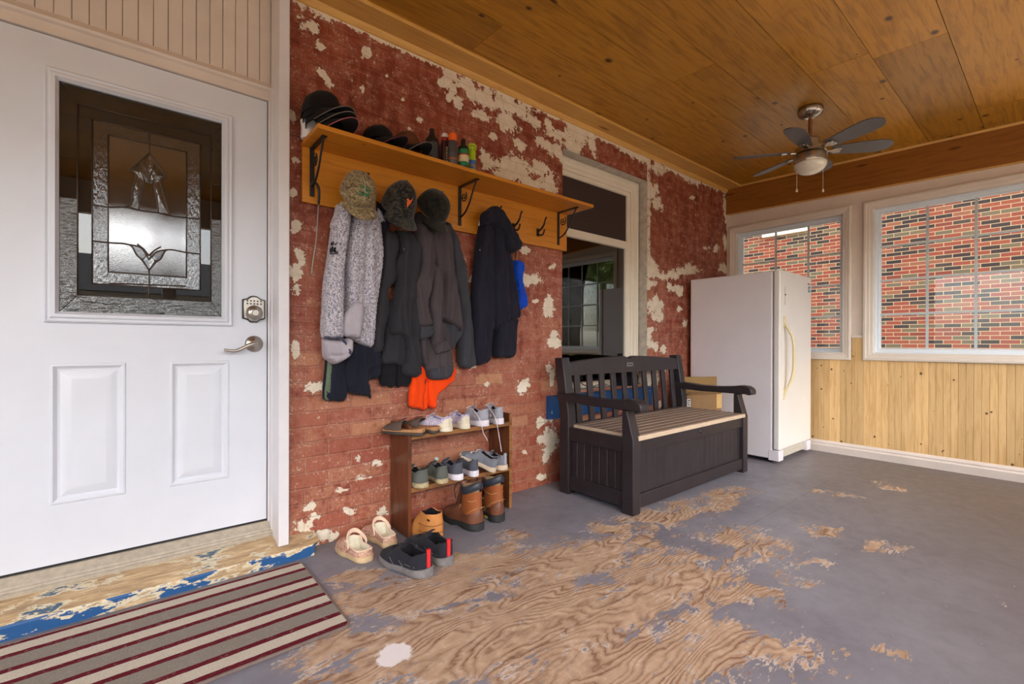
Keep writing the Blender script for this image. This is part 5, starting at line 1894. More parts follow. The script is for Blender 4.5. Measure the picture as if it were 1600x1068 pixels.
def boot(px, label, mr, a_, heelxy):
    L, W, H = .320, .112, .205
    e = thing('work_boot', label, 'shoe', (heelxy[0], heelxy[1], .0005), 0, 'pair of brown work boots under the shoe rack', rot=(0, 0, R(a_)))
    part('sole', build_sole(L, W, WT, [(0, 0), (.28, 0), (.34, .010), (.46, .008), (.52, 0), (.85, 0), (1, .010)], [(0, .036), (.3, .034), (.6, .030), (1, .030)], mirror=mr, tread=.003), M_BSOLE, e, world=False, smooth=True, angle=50)
    foot_tab = [(0, .105), (.25, .108), (.46, .112), (.60, .088), (.80, .070), (1, .056)]
    secs = shoe_sections(L, W, foot_tab, WT, [(0, 0), (1, 0)], [(0, .030), (1, .026)], .03)
    ft = part('vamp', build_upper(L, secs, mr), [M_BLEATH, M_BLIN], e, world=False, smooth=True, angle=70)
    # shaft: rings from the ankle up, flared collar
    bm = bmesh.new()
    loops = []
    zr = [(.070, .0, .50, .86), (.100, .0, .47, .86), (.130, .004, .44, .82), (.160, .006, .43, .82), (.182, .004, .44, .86), (.186, .004, .44, .87)]
    def rg(z, x0, x1, w, grow=0.0, tilt=0.0):
        lp = []
        for k in range(28):
            a = 2*PI*k/28
            cx_ = (x0*1.0+x1*L)/2
            rx = (x1*L-x0)/2+grow
            x = cx_-rx*math.cos(a)
            y = (W*.5*w+grow)*math.sin(a)*(1-.18*math.cos(a)*-1 if False else 1)
            lp.append((x, y+mr*.004, z+tilt*(-math.cos(a))*.5))
        return lp
    for z, x0, x1, w in zr:
        loops.append(rg(z, x0, x1, w))
    rows = loft(bm, loops, True, False, False)
    part('shaft', bm, M_BSHAFT, e, world=False, smooth=True, angle=180)
    # padded collar: outer roll and lining going down
    bm = bmesh.new()
    def dip(a):
        return .016*math.cos(a)+.006*math.cos(2*a)
    loops = []
    for z, g in ((.176, .0005), (.182, .006), (.196, .007), (.210, .003), (.214, -.004), (.206, -.010), (.19, -.011)):
        lp = rg(z, .004, .44, .86, g)
        lp = [(x, y, zz+dip(2*PI*k/28)) for k, (x, y, zz) in enumerate(lp)]
        loops.append(lp)
    loft(bm, loops, True, False, False)
    co_ = part('padded_collar', bm, M_BNAVY, e, world=False, smooth=True, angle=180)
    bm = bmesh.new()
    loops = []
    for z, g in ((.212, -.003), (.216, -.008), (.200, -.013), (.15, -.014), (.10, -.016)):
        lp = rg(z, .004, .44, .86, g)
        loops.append([(x, y, zz+dip(2*PI*k/28)) for k, (x, y, zz) in enumerate(lp)])
    loft(bm, loops, True, False, True)
    part('lining', bm, M_BLIN, co_, world=False, smooth=True, angle=180)
    # seams
    bm = bmesh.new()
    for s2 in (-1, 1):
        tube(bm, smoothpath([(.0, 0, .11), (L*.06, s2*W*.40, .102), (L*.22, s2*W*.44, .070), (L*.30, s2*W*.435, .045)], 5), .0011, 5)
        tube(bm, smoothpath([(L*.36, s2*W*.43, .112), (L*.42, s2*W*.44, .085), (L*.50, s2*W*.475, .050)], 5), .0011, 5)
        tube(bm, smoothpath([(.006, s2*W*.2, .150), (L*.12, s2*W*.41, .142), (L*.34, s2*W*.40, .150)], 5), .0011, 5)
    part('stitching', bm, plain('pale_stitch', C(186, 160, 116), .7), ft, world=False, smooth=True, angle=180)
    # laces and tongue
    bm = bmesh.new()
    loops = []
    for k in range(7):
        u = k/6
        x = L*(.60-.17*u)
        z = .085+.135*u
        w = W*.2*(1+.3*u)
        loops.append([(x, -w, z-.006), (x+.003, -w*.5, z), (x+.004, 0, z+.002), (x+.003, w*.5, z), (x, w, z-.006), (x-.006, 0, z-.006)])
    loft(bm, loops)
    tn = part('tongue', bm, M_BLEATH, ft, world=False, smooth=True, angle=180)
    bm = bmesh.new()
    for k in range(8):
        u = k/7
        x = L*(.60-.16*u)+.006
        z = .088+.115*u
        tube(bm, smoothpath([(x-.004, -W*.24, z-.006), (x+.003, -W*.08, z+.004), (x+.003, W*.08, z+.004), (x-.004, W*.24, z-.006)], 3), .0026, 6)
    tube(bm, smoothpath([(L*.47, 0, .20), (L*.53, .03, .205), (L*.60, .035, .17), (L*.58, .03, .12)], 5), .0024, 6)
    tube(bm, smoothpath([(L*.47, 0, .20), (L*.54, -.03, .20), (L*.60, -.04, .16), (L*.56, -.04, .11)], 5), .0024, 6)
    part('laces', bm, plain('dark_brown_lace', C(54, 34, 26), .8), tn, world=False, smooth=True, angle=180)
    bm = bmesh.new()
    box(bm, L*.17, L*.27, W*.455, W*.468, .014, .026)
    part('sole_label', bm, plain('yellow_sole_label', C(176, 158, 66), .5), e, world=False, label='small yellow label on the sole')
    e.scale = (1.0, 1.04, 1.16)
    return e


boot(0, 'brown leather work boot with navy collar, left one under the rack shelf', 1, 94, (1.522, 2.100))
boot(0, 'brown leather work boot with navy collar, right one beside the rack end panel', -1, 91, (1.688, 2.126))
# tan ankle shoe
M_TAN = plain('tan_nubuck', C(196, 130, 66), .7, vary=.08, scale=16, bump=.2)
L, W = .280, .122
e = thing('tan_ankle_shoe', 'tan nubuck slip-on ankle shoe inside the foot of the shoe rack', 'shoe', (1.272, 2.130, .0005), 0, rot=(0, 0, R(94)))
part('sole', build_sole(L, W, WT, [(0, 0), (1, .006)], [(0, .018), (1, .016)]), plain('tan_rubber', C(150, 112, 74), .7), e, world=False, smooth=True, angle=50)
secs = shoe_sections(L, W, [(0, .145), (.06, .146), (.2, .140), (.36, .150), (.46, .13), (.62, .075), (.82, .052), (1, .04)], WT, [(0, 0), (.012, 0), (.05, 1), (.34, 1), (.42, 0), (1, 0)], [(0, .014), (1, .012)], .05, rt=.84)
up = part('upper', build_upper(L, secs, 1), [M_TAN, F_LIN], e, world=False, smooth=True, angle=70)
bm = bmesh.new()
for z, g in ((.045, .002), (.085, .002)):
    pts = []
    for t in (.36, .24, .14, .06, .02, .0):
        s = min(secs, key=lambda q: abs(q[0]-t))
        pts.append((t*L-.001, s[1][1][0]+g+.012*math.sin(t*PI), z))
    pts += [(p[0], -p[1]+.02*math.sin(p[0]/L*PI), p[2]) for p in pts[::-1]]
    tube(bm, smoothpath(pts, 3), .0022, 6)
part('seams', bm, plain('darker_tan_seam', C(150, 92, 42), .7), up, world=False, smooth=True, angle=180)
bm = bmesh.new()
s = min(secs, key=lambda q: abs(q[0]-.12))
box(bm, .012, .034, s[1][2][0]*.98, s[1][2][0]*1.02+.002, .112, .121)
part('pull_slot', bm, plain('dark_slot', C(74, 36, 20), .8), up, world=False)
from mathutils.bvhtree import BVHTree
# ================================================================ cloth made from an outline, with folds and real thickness
def seg_dist(px, pz, a, b):
    ax, az = a
    bx, bz = b
    dx, dz = bx-ax, bz-az
    L2 = dx*dx+dz*dz
    t = max(0, min(1, ((px-ax)*dx+(pz-az)*dz)/L2)) if L2 else 0
    return math.hypot(px-ax-t*dx, pz-az-t*dz)


def pip(x, z, poly):
    c = False
    n = len(poly)
    for i in range(n):
        x1, z1 = poly[i]
        x2, z2 = poly[i-1]
        if (z1 > z) != (z2 > z) and x < (x2-x1)*(z-z1)/(z2-z1)+x1:
            c = not c
    return c


def cloth(px_poly, yb, T, edge=.03, res=.011, fold=(.007, .055), seed=1, creases=(), smooth_n=3, minT=.35, sway=.25):
    """px_poly is seen at the depth of the cloth; returns a closed bmesh with a puffed, folded front"""
    yp = yb-T*.7
    pts = [at(x, y, 1, yp) for x, y in px_poly]
    P = [Vector((p.x, p.z, 0)) for p in pts]
    sm = smoothpath(P+[P[0]], smooth_n)[:-1] if smooth_n > 1 else P
    poly = []
    for p in sm:
        if not poly or math.hypot(p.x-poly[-1][0], p.y-poly[-1][1]) > res*.45:
            poly.append((p.x, p.y))
    # densify
    dens = []
    for a, b in zip(poly, poly[1:]+poly[:1]):
        L = math.hypot(b[0]-a[0], b[1]-a[1])
        n = max(1, int(L/res))
        for k in range(n):
            dens.append((a[0]+(b[0]-a[0])*k/n, a[1]+(b[1]-a[1])*k/n))
    poly = dens
    xs_ = [p[0] for p in poly]
    zs_ = [p[1] for p in poly]
    inner = []
    segs = list(zip(poly, poly[1:]+poly[:1]))
    z = min(zs_)
    r = 0
    while z < max(zs_):
        x = min(xs_)+(res*.5 if r % 2 else 0)
        while x < max(xs_):
            if pip(x, z, poly):
                d = min(seg_dist(x, z, a, b) for a, b in segs)
                if d > res*.5:
                    inner.append((x, z, d))
            x += res
        z += res*.87
        r += 1
    co = [Vector(p) for p in poly]+[Vector((p[0], p[1])) for p in inner]
    n = len(poly)
    vs, es, fs, *_ = delaunay_2d_cdt(co, [(i, (i+1) % n) for i in range(n)], [], 1, 1e-5)
    dmap = {}
    cr = [([(q.x, q.z) for q in [at(x, y, 1, yp) for x, y in pl]], amp, w) for pl, amp, w in creases]
    bm = bmesh.new()
    front, back = [], []
    for v in vs:
        d = min(seg_dist(v.x, v.y, a, b) for a, b in segs)
        q = min(1, d/edge)
        prof = math.sqrt(max(0, 1-(1-q)**2))
        A, lam = fold
        zz = v.y
        wob = sway*noise.noise(Vector((v.x*3, seed*7.3, zz*2.2)))
        f = noise.noise(Vector(((v.x+wob*.3)/lam, seed*3.1, zz*2.0)))*1.3+.6*noise.noise(Vector((v.x/lam*2.3, seed*5.7, zz*7)))
        dep = T*(minT+(1-minT)*prof) if d > 1e-5 else T*minT*.6
        dep += A*f*prof*3.0
        for pl, amp, w in cr:
            dd = min(seg_dist(v.x, v.y, a, b) for a, b in zip(pl, pl[1:]))
            dep += amp*math.exp(-(dd/w)**2)
        front.append(bm.verts.new((v.x, yb-dep, v.y)))
        back.append(bm.verts.new((v.x, yb, v.y)))
    for f in fs:
        try:
            bm.faces.new([front[i] for i in f])
            bm.faces.new([back[i] for i in f][::-1])
        except ValueError:
            pass
    bnd = {}
    for f in fs:
        m = len(f)
        for i in range(m):
            a, b = f[i], f[(i+1) % m]
            bnd[(a, b)] = bnd.get((a, b), 0)+1
    for (a, b) in list(bnd):
        if (b, a) not in bnd:
            try:
                bm.faces.new((front[a], front[b], back[b], back[a]))
            except ValueError:
                pass
    loose = [v for v in bm.verts if not v.link_faces]
    bmesh.ops.delete(bm, geom=loose, context='VERTS')
    return bm


def z4(pts):
    return [(480+x/2.67, 260+y/2.67) for x, y in pts]


def g_thing(name, label, cat, px, py, group=None):
    p = at(px, py, 1, 2.44)
    return thing(name, label, cat, (p.x, 2.44, p.z), 0, group)


def cpart(name, poly, mat, parent, yb, T, **kw):
    lab = kw.pop('label', None)
    bm = cloth(poly, yb, T, **kw)
    return part(name, bm, mat, parent, smooth=True, angle=75, label=lab)


M_CHAR = fabric('charcoal_fleece', C(50, 49, 54), vary=.06)
M_BROWNG = fabric('warm_grey_sweat', C(74, 67, 70), vary=.06)
M_SLATE = fabric('slate_sweat', C(62, 63, 69), vary=.06)
M_NAVY = fabric('navy_cotton', C(34, 34, 46), vary=.08)
M_NAVY2 = fabric('black_navy_nylon', C(32, 34, 46), vary=.08)
M_BLACKF = fabric('black_fleece', C(28, 28, 32), vary=.08)
M_ORANGE = fabric('safety_orange', C(246, 74, 18), vary=.04)
M_OLIVESTR = fabric('sage_stripe', C(96, 110, 90), vary=.05)
M_HCUFF = fabric('pale_grey_cuff', C(176, 170, 178), vary=.08)
M_DKTRIM = fabric('dark_slate_trim', C(70, 72, 88), vary=.05)
M_BLUE = fabric('royal_blue_cloth', C(24, 74, 190), vary=.1)

YW = 2.462     # just in front of the rack backboard
# --- trousers behind, hanging from the first hook
def z3(pts):
    return [(500+x/6.67, 480+y/6.67) for x, y in pts]
tr = g_thing('track_trousers', 'black track trousers with a sage green side stripe hanging below the heather jacket', 'trousers', 545, 625)
cpart('leg', z3([(80, 430), (300, 430), (280, 640), (300, 850), (265, 978), (150, 975), (40, 955), (55, 700)]), M_NAVY2, tr, YW, .035, seed=2, fold=(.004, .05), smooth_n=2, edge=.02)
cpart('leg', z3([(260, 400), (420, 380), (620, 420), (640, 560), (628, 735), (525, 748), (530, 820), (548, 960), (515, 930), (400, 915), (300, 870), (262, 700)]), M_NAVY2, tr, YW-.006, .045, seed=3, fold=(.006, .05), smooth_n=2, edge=.02,
      creases=[(z3([(300, 850), (450, 660), (640, 560)]), .010, .012), (z3([(400, 560), (450, 650)]), -.008, .01)])
cpart('side_stripe', z3([(82, 540), (130, 560), (126, 760), (118, 952), (50, 950), (64, 760)]), M_OLIVESTR, tr, YW-.030, .006, seed=2, fold=(.001, .06), smooth_n=2, edge=.006, label='sage green side stripe')
bl_ = g_thing('black_trousers', 'black trousers hanging below the charcoal fleece jacket', 'trousers', 618, 600)
cpart('leg', z4([(300, 740), (370, 740), (372, 912), (335, 915), (308, 908), (300, 830)]), M_BLACKF, bl_, YW, .03, seed=4, fold=(.003, .04), smooth_n=2, edge=.02)
cpart('leg', z4([(372, 740), (440, 760), (436, 905), (400, 914), (374, 912)]), M_BLACKF, bl_, YW, .03, seed=5, fold=(.003, .04), smooth_n=2, edge=.02)

# --- heather grey zip jacket
hj = g_thing('heather_jacket', 'heather grey zip jacket with dark seams, leftmost garment on the coat rack', 'jacket', 552, 560)
cpart('body', z4([(188, 190), (240, 170), (300, 190), (322, 300), (322, 410), (306, 520), (296, 600), (284, 744), (250, 748), (196, 722), (170, 700), (165, 520), (168, 330)]), M_HEATHER, hj, YW-.018, .075, seed=6, fold=(.007, .06), edge=.035,
      creases=[(z4([(215, 640), (270, 628), (284, 590)]), -.006, .006), (z4([(252, 380), (240, 520), (236, 640)]), -.006, .012)])
sl_ = cpart('left_sleeve', z4([(136, 150), (190, 185), (176, 300), (163, 420), (160, 560), (158, 700), (150, 716), (74, 712), (74, 600), (80, 480), (98, 370), (112, 260)]), M_HEATHER, hj, YW-.030, .085, seed=7, fold=(.005, .06), edge=.04)
cpart('left_cuff', z4([(74, 718), (150, 722), (176, 712), (196, 724), (196, 764), (184, 790), (160, 812), (124, 826), (98, 812), (78, 790)]), M_HCUFF, sl_, YW-.030, .080, seed=8, fold=(.003, .05), edge=.03, label='pale grey cuff', creases=[(z4([(90, 788), (150, 786), (172, 776)]), -.012, .006)])
cpart('cuff_piping', z4([(74, 709), (112, 707), (152, 712), (176, 752), (190, 770), (182, 786), (160, 752), (148, 722), (112, 717), (75, 719)]), M_DKTRIM, sl_, YW-.095, .022, seed=9, fold=(.0, .06), edge=.008, smooth_n=2, label='dark cuff piping')
rs_ = cpart('right_sleeve', z4([(200, 560), (236, 570), (240, 640), (224, 712), (190, 710), (156, 702), (158, 622)]), M_HCUFF, hj, YW-.085, .026, seed=10, fold=(.003, .05), edge=.02, label='pale right sleeve cuff')
bm = bmesh.new()
M_ = rootm(hj)
_b = []
for o_b in hj.children:
    base = len(_b)
bodies = [o for o in hj.children if o.name.startswith(('body', 'left_sleeve'))]
pts = []
for x, y in smoothpath([(190, 198, 0), (184, 290, 0), (174, 380, 0), (167, 470, 0), (164, 560, 0), (162, 640, 0), (161, 700, 0)], 5) and [(q.x, q.y) for q in smoothpath([(190, 198, 0), (184, 290, 0), (174, 380, 0), (167, 470, 0), (164, 560, 0), (162, 640, 0), (161, 700, 0)], 5)]:
    p = at(480+x/2.67, 260+y/2.67, 1, YW-.10)
    yy = YW
    for o_b in bodies:
        Mb = rootm(o_b)
        bvh = BVHTree.FromPolygons([Mb @ v.co for v in o_b.data.vertices], [tuple(f.vertices) for f in o_b.data.polygons])
        h = bvh.ray_cast(Vector((p.x, 1.5, p.z)), Vector((0, 1, 0)))
        if h[0] is not None:
            yy = min(yy, h[0].y)
    pts.append((p.x, yy, p.z))
ys_s = [p[1] for p in pts]
pts = [(p[0], sum(ys_s[max(0, i-2):i+3])/len(ys_s[max(0, i-2):i+3]), p[2]) for i, p in enumerate(pts)]
tube(bm, pts, .0042, 8)
part('front_zip', bm, M_DKTRIM, hj, smooth=True, angle=180, label='dark front zip')
cpart('collar', z4([(150, 140), (188, 190), (178, 215), (140, 262), (104, 248), (124, 190)]), M_HEATHER, hj, YW-.040, .055, seed=12, fold=(.003, .05), edge=.02)
cpart('collar', z4([(300, 140), (330, 170), (345, 222), (346, 258), (318, 270), (300, 220)]), M_NAVY2, hj, YW-.040, .050, seed=13, fold=(.003, .05), edge=.02, label='navy collar lining')
cpart('collar', z4([(296, 170), (320, 200), (332, 236), (312, 228), (298, 210)]), M_HEATHER, hj, YW-.086, .012, seed=14, fold=(.001, .05), edge=.01)
# chest print: a leaf over the letters FL
def text_mesh(body, size, font_ext=.0008):
    cu = bpy.data.curves.new('print', 'FONT')
    cu.body = body
    cu.size = size
    cu.extrude = font_ext
    cu.offset = size*.03
    to = bpy.data.objects.new('print', cu)
    COL.objects.link(to)
    dg = bpy.context.evaluated_depsgraph_get()
    me = bpy.data.meshes.new_from_object(to.evaluated_get(dg))
    bm = bmesh.new()
    bm.from_mesh(me)
    bpy.data.objects.remove(to)
    bpy.data.meshes.remove(me)
    return bm
from mathutils.bvhtree import BVHTree
def conform(bm, target, off=.003):
    M = rootm(target)
    bvh = BVHTree.FromPolygons([M @ v.co for v in target.data.vertices], [tuple(p.vertices) for p in target.data.polygons])
    y0 = max(v.co.y for v in bm.verts)
    for v in bm.verts:
        h = bvh.ray_cast(Vector((v.co.x, 1.5, v.co.z)), Vector((0, 1, 0)))
        if h[0] is not None:
            v.co.y = h[0].y-off-(y0-v.co.y)
def text_part(name, body, size, mat, parent, loc, rotz=0.0):
    bm = text_mesh(body, size)
    bm.transform(Matrix.Translation(loc) @ Matrix.Rotation(rotz, 4, 'Z') @ Matrix.Rotation(R(90), 4, 'X'))
    conform(bm, parent)
    return part(name, bm, mat, parent)
yl = YW-.030-.085-.010
p_ = at(480+106/2.67, 260+352/2.67, 1, yl)
text_part('chest_print', 'FL', .036, M_BLACKF, sl_, (p_.x, yl, p_.z))
bm = bmesh.new()
q_ = at(480+119/2.67, 260+322/2.67, 1, yl)
for a_ in (25, 90, 155):
    c_, s_ = math.cos(R(a_)), math.sin(R(a_))
    poly = [(0, 0), (.010, .0035), (.019, 0), (.010, -.0035)]
    prism(bm, [(q_.x+u*c_-v*s_, q_.z+u*s_+v*c_) for u, v in poly], 'y', yl-.0008, yl)
bmesh.ops.subdivide_edges(bm, edges=bm.edges, cuts=2)
conform(bm, sl_)
part('leaf_print', bm, M_BLACKF, sl_)
bm = bmesh.new()
box(bm, p_.x-.002, p_.x+.034, yl-.0008, yl, p_.z-.009, p_.z-.005)
bmesh.ops.subdivide_edges(bm, edges=bm.edges, cuts=3, use_grid_fill=True)
conform(bm, sl_)
part('print_underline', bm, M_BLACKF, sl_)

# --- charcoal fleece
cj = g_thing('charcoal_fleece', 'charcoal fleece jacket hanging between the heather jacket and the grey hoodie', 'jacket', 612, 560)
cpart('left_sleeve', z4([(322, 262), (372, 270), (392, 330), (376, 400), (378, 470), (345, 520), (352, 600), (330, 690), (322, 768), (275, 774), (284, 640), (296, 540), (316, 440), (322, 340)]), M_CHAR, cj, YW-.015, .070, seed=15, fold=(.007, .06), edge=.035)
cpart('back_hem', z4([(338, 560), (410, 560), (415, 715), (418, 824), (365, 824), (308, 818), (328, 720)]), M_CHAR, cj, YW-.012, .055, seed=16, fold=(.008, .045), edge=.03)
cpart('body', z4([(380, 262), (440, 270), (476, 320), (476, 420), (458, 490), (470, 590), (474, 720), (487, 868), (412, 864), (424, 780), (414, 722), (384, 704), (354, 694), (360, 600), (380, 500), (374, 400), (398, 340)]), M_CHAR, cj, YW-.035, .070, seed=17, fold=(.008, .055), edge=.035,
      creases=[(z4([(412, 340), (400, 500), (398, 690)]), .010, .016), (z4([(440, 560), (436, 700), (430, 850)]), -.010, .016)])
bm = bmesh.new()
zp = at(480+404/2.67, 260+350/2.67, 1, YW-.115)
prism(bm, [(zp.x-.003, zp.z+.012), (zp.x+.002, zp.z+.012), (zp.x+.004, zp.z-.010), (zp.x-.004, zp.z-.010)], 'y', YW-.121, YW-.116)
conform(bm, [o for o in cj.children if o.name.startswith('body')][0])
part('zip_pull', bm, M_STEEL, cj)

# --- slate hoodie at the back right of the third hook
sj = g_thing('slate_hoodie', 'slate grey hoodie behind the warm grey one, its sleeve hanging at the right', 'jacket', 735, 560)
cpart('sleeve', z4([(575, 230), (600, 232), (632, 300), (662, 400), (678, 520), (692, 640), (702, 760), (706, 832), (656, 840), (640, 800), (642, 690), (640, 590), (620, 480), (596, 340)]), M_SLATE, sj, YW-.010, .060, seed=18, fold=(.006, .05), edge=.03)
cpart('body', z4([(560, 640), (650, 640), (648, 700), (625, 735), (606, 770), (588, 760), (560, 700)]), M_SLATE, sj, YW-.010, .050, seed=19, fold=(.006, .04), edge=.02)
# --- orange vest
ov = g_thing('orange_vest', 'bright orange safety vest whose hem shows below the grey hoodie', 'vest', 672, 636)
cpart('left_front', z4([(434, 830), (490, 820), (504, 880), (508, 1008), (470, 1010), (430, 1000), (432, 920)]), M_ORANGE, ov, YW-.004, .030, seed=20, fold=(.003, .05), edge=.015, smooth_n=2)
cpart('right_front', z4([(500, 820), (612, 820), (614, 895), (548, 952), (543, 1004), (512, 1002), (500, 900)]), M_ORANGE, ov, YW-.002, .030, seed=21, fold=(.003, .05), edge=.015, smooth_n=2)
bm = bmesh.new()
a_ = at(665, 592, 1, YW-.045)
b_ = at(664, 600, 1, YW-.045)
tube(bm, [(a_.x, a_.y, a_.z), (b_.x, b_.y, b_.z)], .0028, 8)
tube(bm, smoothpath([(b_.x, b_.y, b_.z), (b_.x+.001, b_.y, b_.z-.03), (b_.x-.012, b_.y, b_.z-.08), (b_.x-.004, b_.y+.006, b_.z-.14)], 4), .0012, 5)
part('zip', bm, M_BLACKF, ov, smooth=True, angle=180)

# --- warm grey hoodie
gj = g_thing('warm_grey_hoodie', 'warm grey hoodie with ribbed cuffs hanging under the dark camouflage cap', 'jacket', 690, 560)
cpart('hem', z4([(466, 640), (560, 640), (600, 700), (606, 770), (614, 850), (592, 886), (520, 888), (500, 845), (476, 800), (462, 700)]), M_BROWNG, gj, YW-.028, .050, seed=22, fold=(.006, .05), edge=.025)
cpart('hem_rib', z4([(516, 842), (560, 828), (612, 828), (612, 850), (594, 886), (520, 889), (510, 862)]), M_SLATE, gj, YW-.056, .030, seed=23, fold=(.0015, .03), edge=.010, smooth_n=1)
cpart('body', z4([(500, 240), (590, 240), (612, 330), (624, 440), (636, 520), (646, 600), (650, 690), (622, 668), (592, 655), (565, 640), (560, 700), (545, 700), (524, 640), (516, 520), (530, 400), (500, 300)]), M_BROWNG, gj, YW-.030, .080, seed=24, fold=(.009, .055), edge=.035,
      creases=[(z4([(568, 300), (572, 420), (566, 620)]), -.016, .014), (z4([(610, 480), (600, 640)]), .008, .018)])
ls_ = cpart('left_sleeve', z4([(470, 220), (500, 250), (536, 292), (542, 390), (532, 470), (512, 560), (520, 620), (528, 660), (468, 666), (460, 600), (452, 530), (450, 480), (470, 440), (480, 360), (462, 280)]), M_BROWNG, gj, YW-.075, .055, seed=25, fold=(.006, .05), edge=.03,
            creases=[(z4([(450, 492), (500, 470), (530, 400)]), -.010, .008)])
cpart('left_cuff', z4([(466, 664), (529, 658), (530, 706), (506, 716), (480, 724), (468, 702)]), M_SLATE, ls_, YW-.075, .045, seed=26, fold=(.0015, .03), edge=.010, smooth_n=1)
rs2 = cpart('right_sleeve', z4([(530, 400), (566, 440), (572, 520), (566, 620), (570, 690), (578, 736), (534, 742), (526, 660), (518, 560)]), M_BROWNG, gj, YW-.085, .045, seed=27, fold=(.005, .05), edge=.025)
cpart('right_cuff', z4([(530, 734), (584, 716), (606, 768), (575, 776), (546, 784), (536, 760)]), M_BROWNG, rs2, YW-.085, .040, seed=28, fold=(.0015, .03), edge=.010, smooth_n=1)
cpart('hood', z4([(462, 190), (480, 186), (492, 226), (505, 250), (500, 276), (476, 270), (458, 240)]), M_BROWNG, gj, YW-.060, .055, seed=29, fold=(.004, .04), edge=.02)

# --- navy hoodie
nj = g_thing('navy_hoodie', 'dark navy hoodie hanging alone by its hood right of the middle bracket', 'jacket', 775, 560)
cpart('left_sleeve', z4([(738, 230), (770, 240), (788, 300), (792, 420), (792, 640), (776, 700), (768, 808), (708, 822), (698, 700), (697, 600), (710, 430), (724, 300)]), M_NAVY, nj, YW-.010, .080, seed=30, fold=(.008, .05), edge=.035)
cpart('right_sleeve', z4([(790, 640), (874, 630), (880, 660), (878, 740), (864, 796), (826, 796), (787, 790), (790, 700)]), M_NAVY, nj, YW-.010, .060, seed=31, fold=(.005, .05), edge=.025)
cpart('body', z4([(776, 225), (825, 262), (850, 360), (868, 460), (888, 560), (892, 630), (850, 642), (822, 652), (802, 668), (792, 704), (784, 650), (776, 500), (784, 380)]), M_NAVY, nj, YW-.030, .080, seed=32, fold=(.009, .05), edge=.035,
      creases=[(z4([(800, 260), (806, 420), (800, 640)]), .010, .014), (z4([(820, 300), (842, 460), (850, 620)]), -.010, .016)])
cpart('hood', z4([(736, 245), (738, 196), (762, 176), (786, 160), (808, 172), (828, 196), (852, 240), (886, 290), (902, 320), (890, 346), (856, 362), (834, 332), (820, 270), (790, 248), (760, 236)]), M_NAVY, nj, YW-.070, .060, seed=33, fold=(.005, .05), edge=.025,
      creases=[(z4([(744, 214), (790, 222), (830, 262), (870, 330)]), -.012, .008)])
for pts in ([(716, 246), (720, 232), (724, 218)], [(720, 350), (728, 346)]):
    bm = bmesh.new()
    q = [at(480+x/2.67, 260+y/2.67, 1, YW-.06) for x, y in pts]
    tube(bm, [tuple(p) for p in q], .006, 8)
    part('drawcord_tip', bm, M_WHITE, nj, smooth=True, angle=180, label='white drawcord tip')

# --- blue cloth tied under the next hook
bc = g_thing('blue_cloth', 'royal blue cloth on a wooden handle hanging beside the navy hoodie', 'duster', 813, 470)
cpart('cloth', z4([(868, 392), (886, 386), (904, 402), (908, 430), (904, 470), (914, 520), (923, 576), (908, 592), (892, 598), (882, 560), (874, 490), (866, 430)]), M_BLUE, bc, YW-.012, .040, seed=34, fold=(.005, .03), edge=.015, smooth_n=2)
bm = bmesh.new()
a_, b_ = at(808, 378, 1, YW-.03), at(807, 408, 1, YW-.03)
tube(bm, [tuple(a_), tuple(b_)], [.009, .011], 10)
part('wooden_handle', bm, plain('brown_wood_handle', C(140, 88, 48), .5), bc, smooth=True, angle=60)

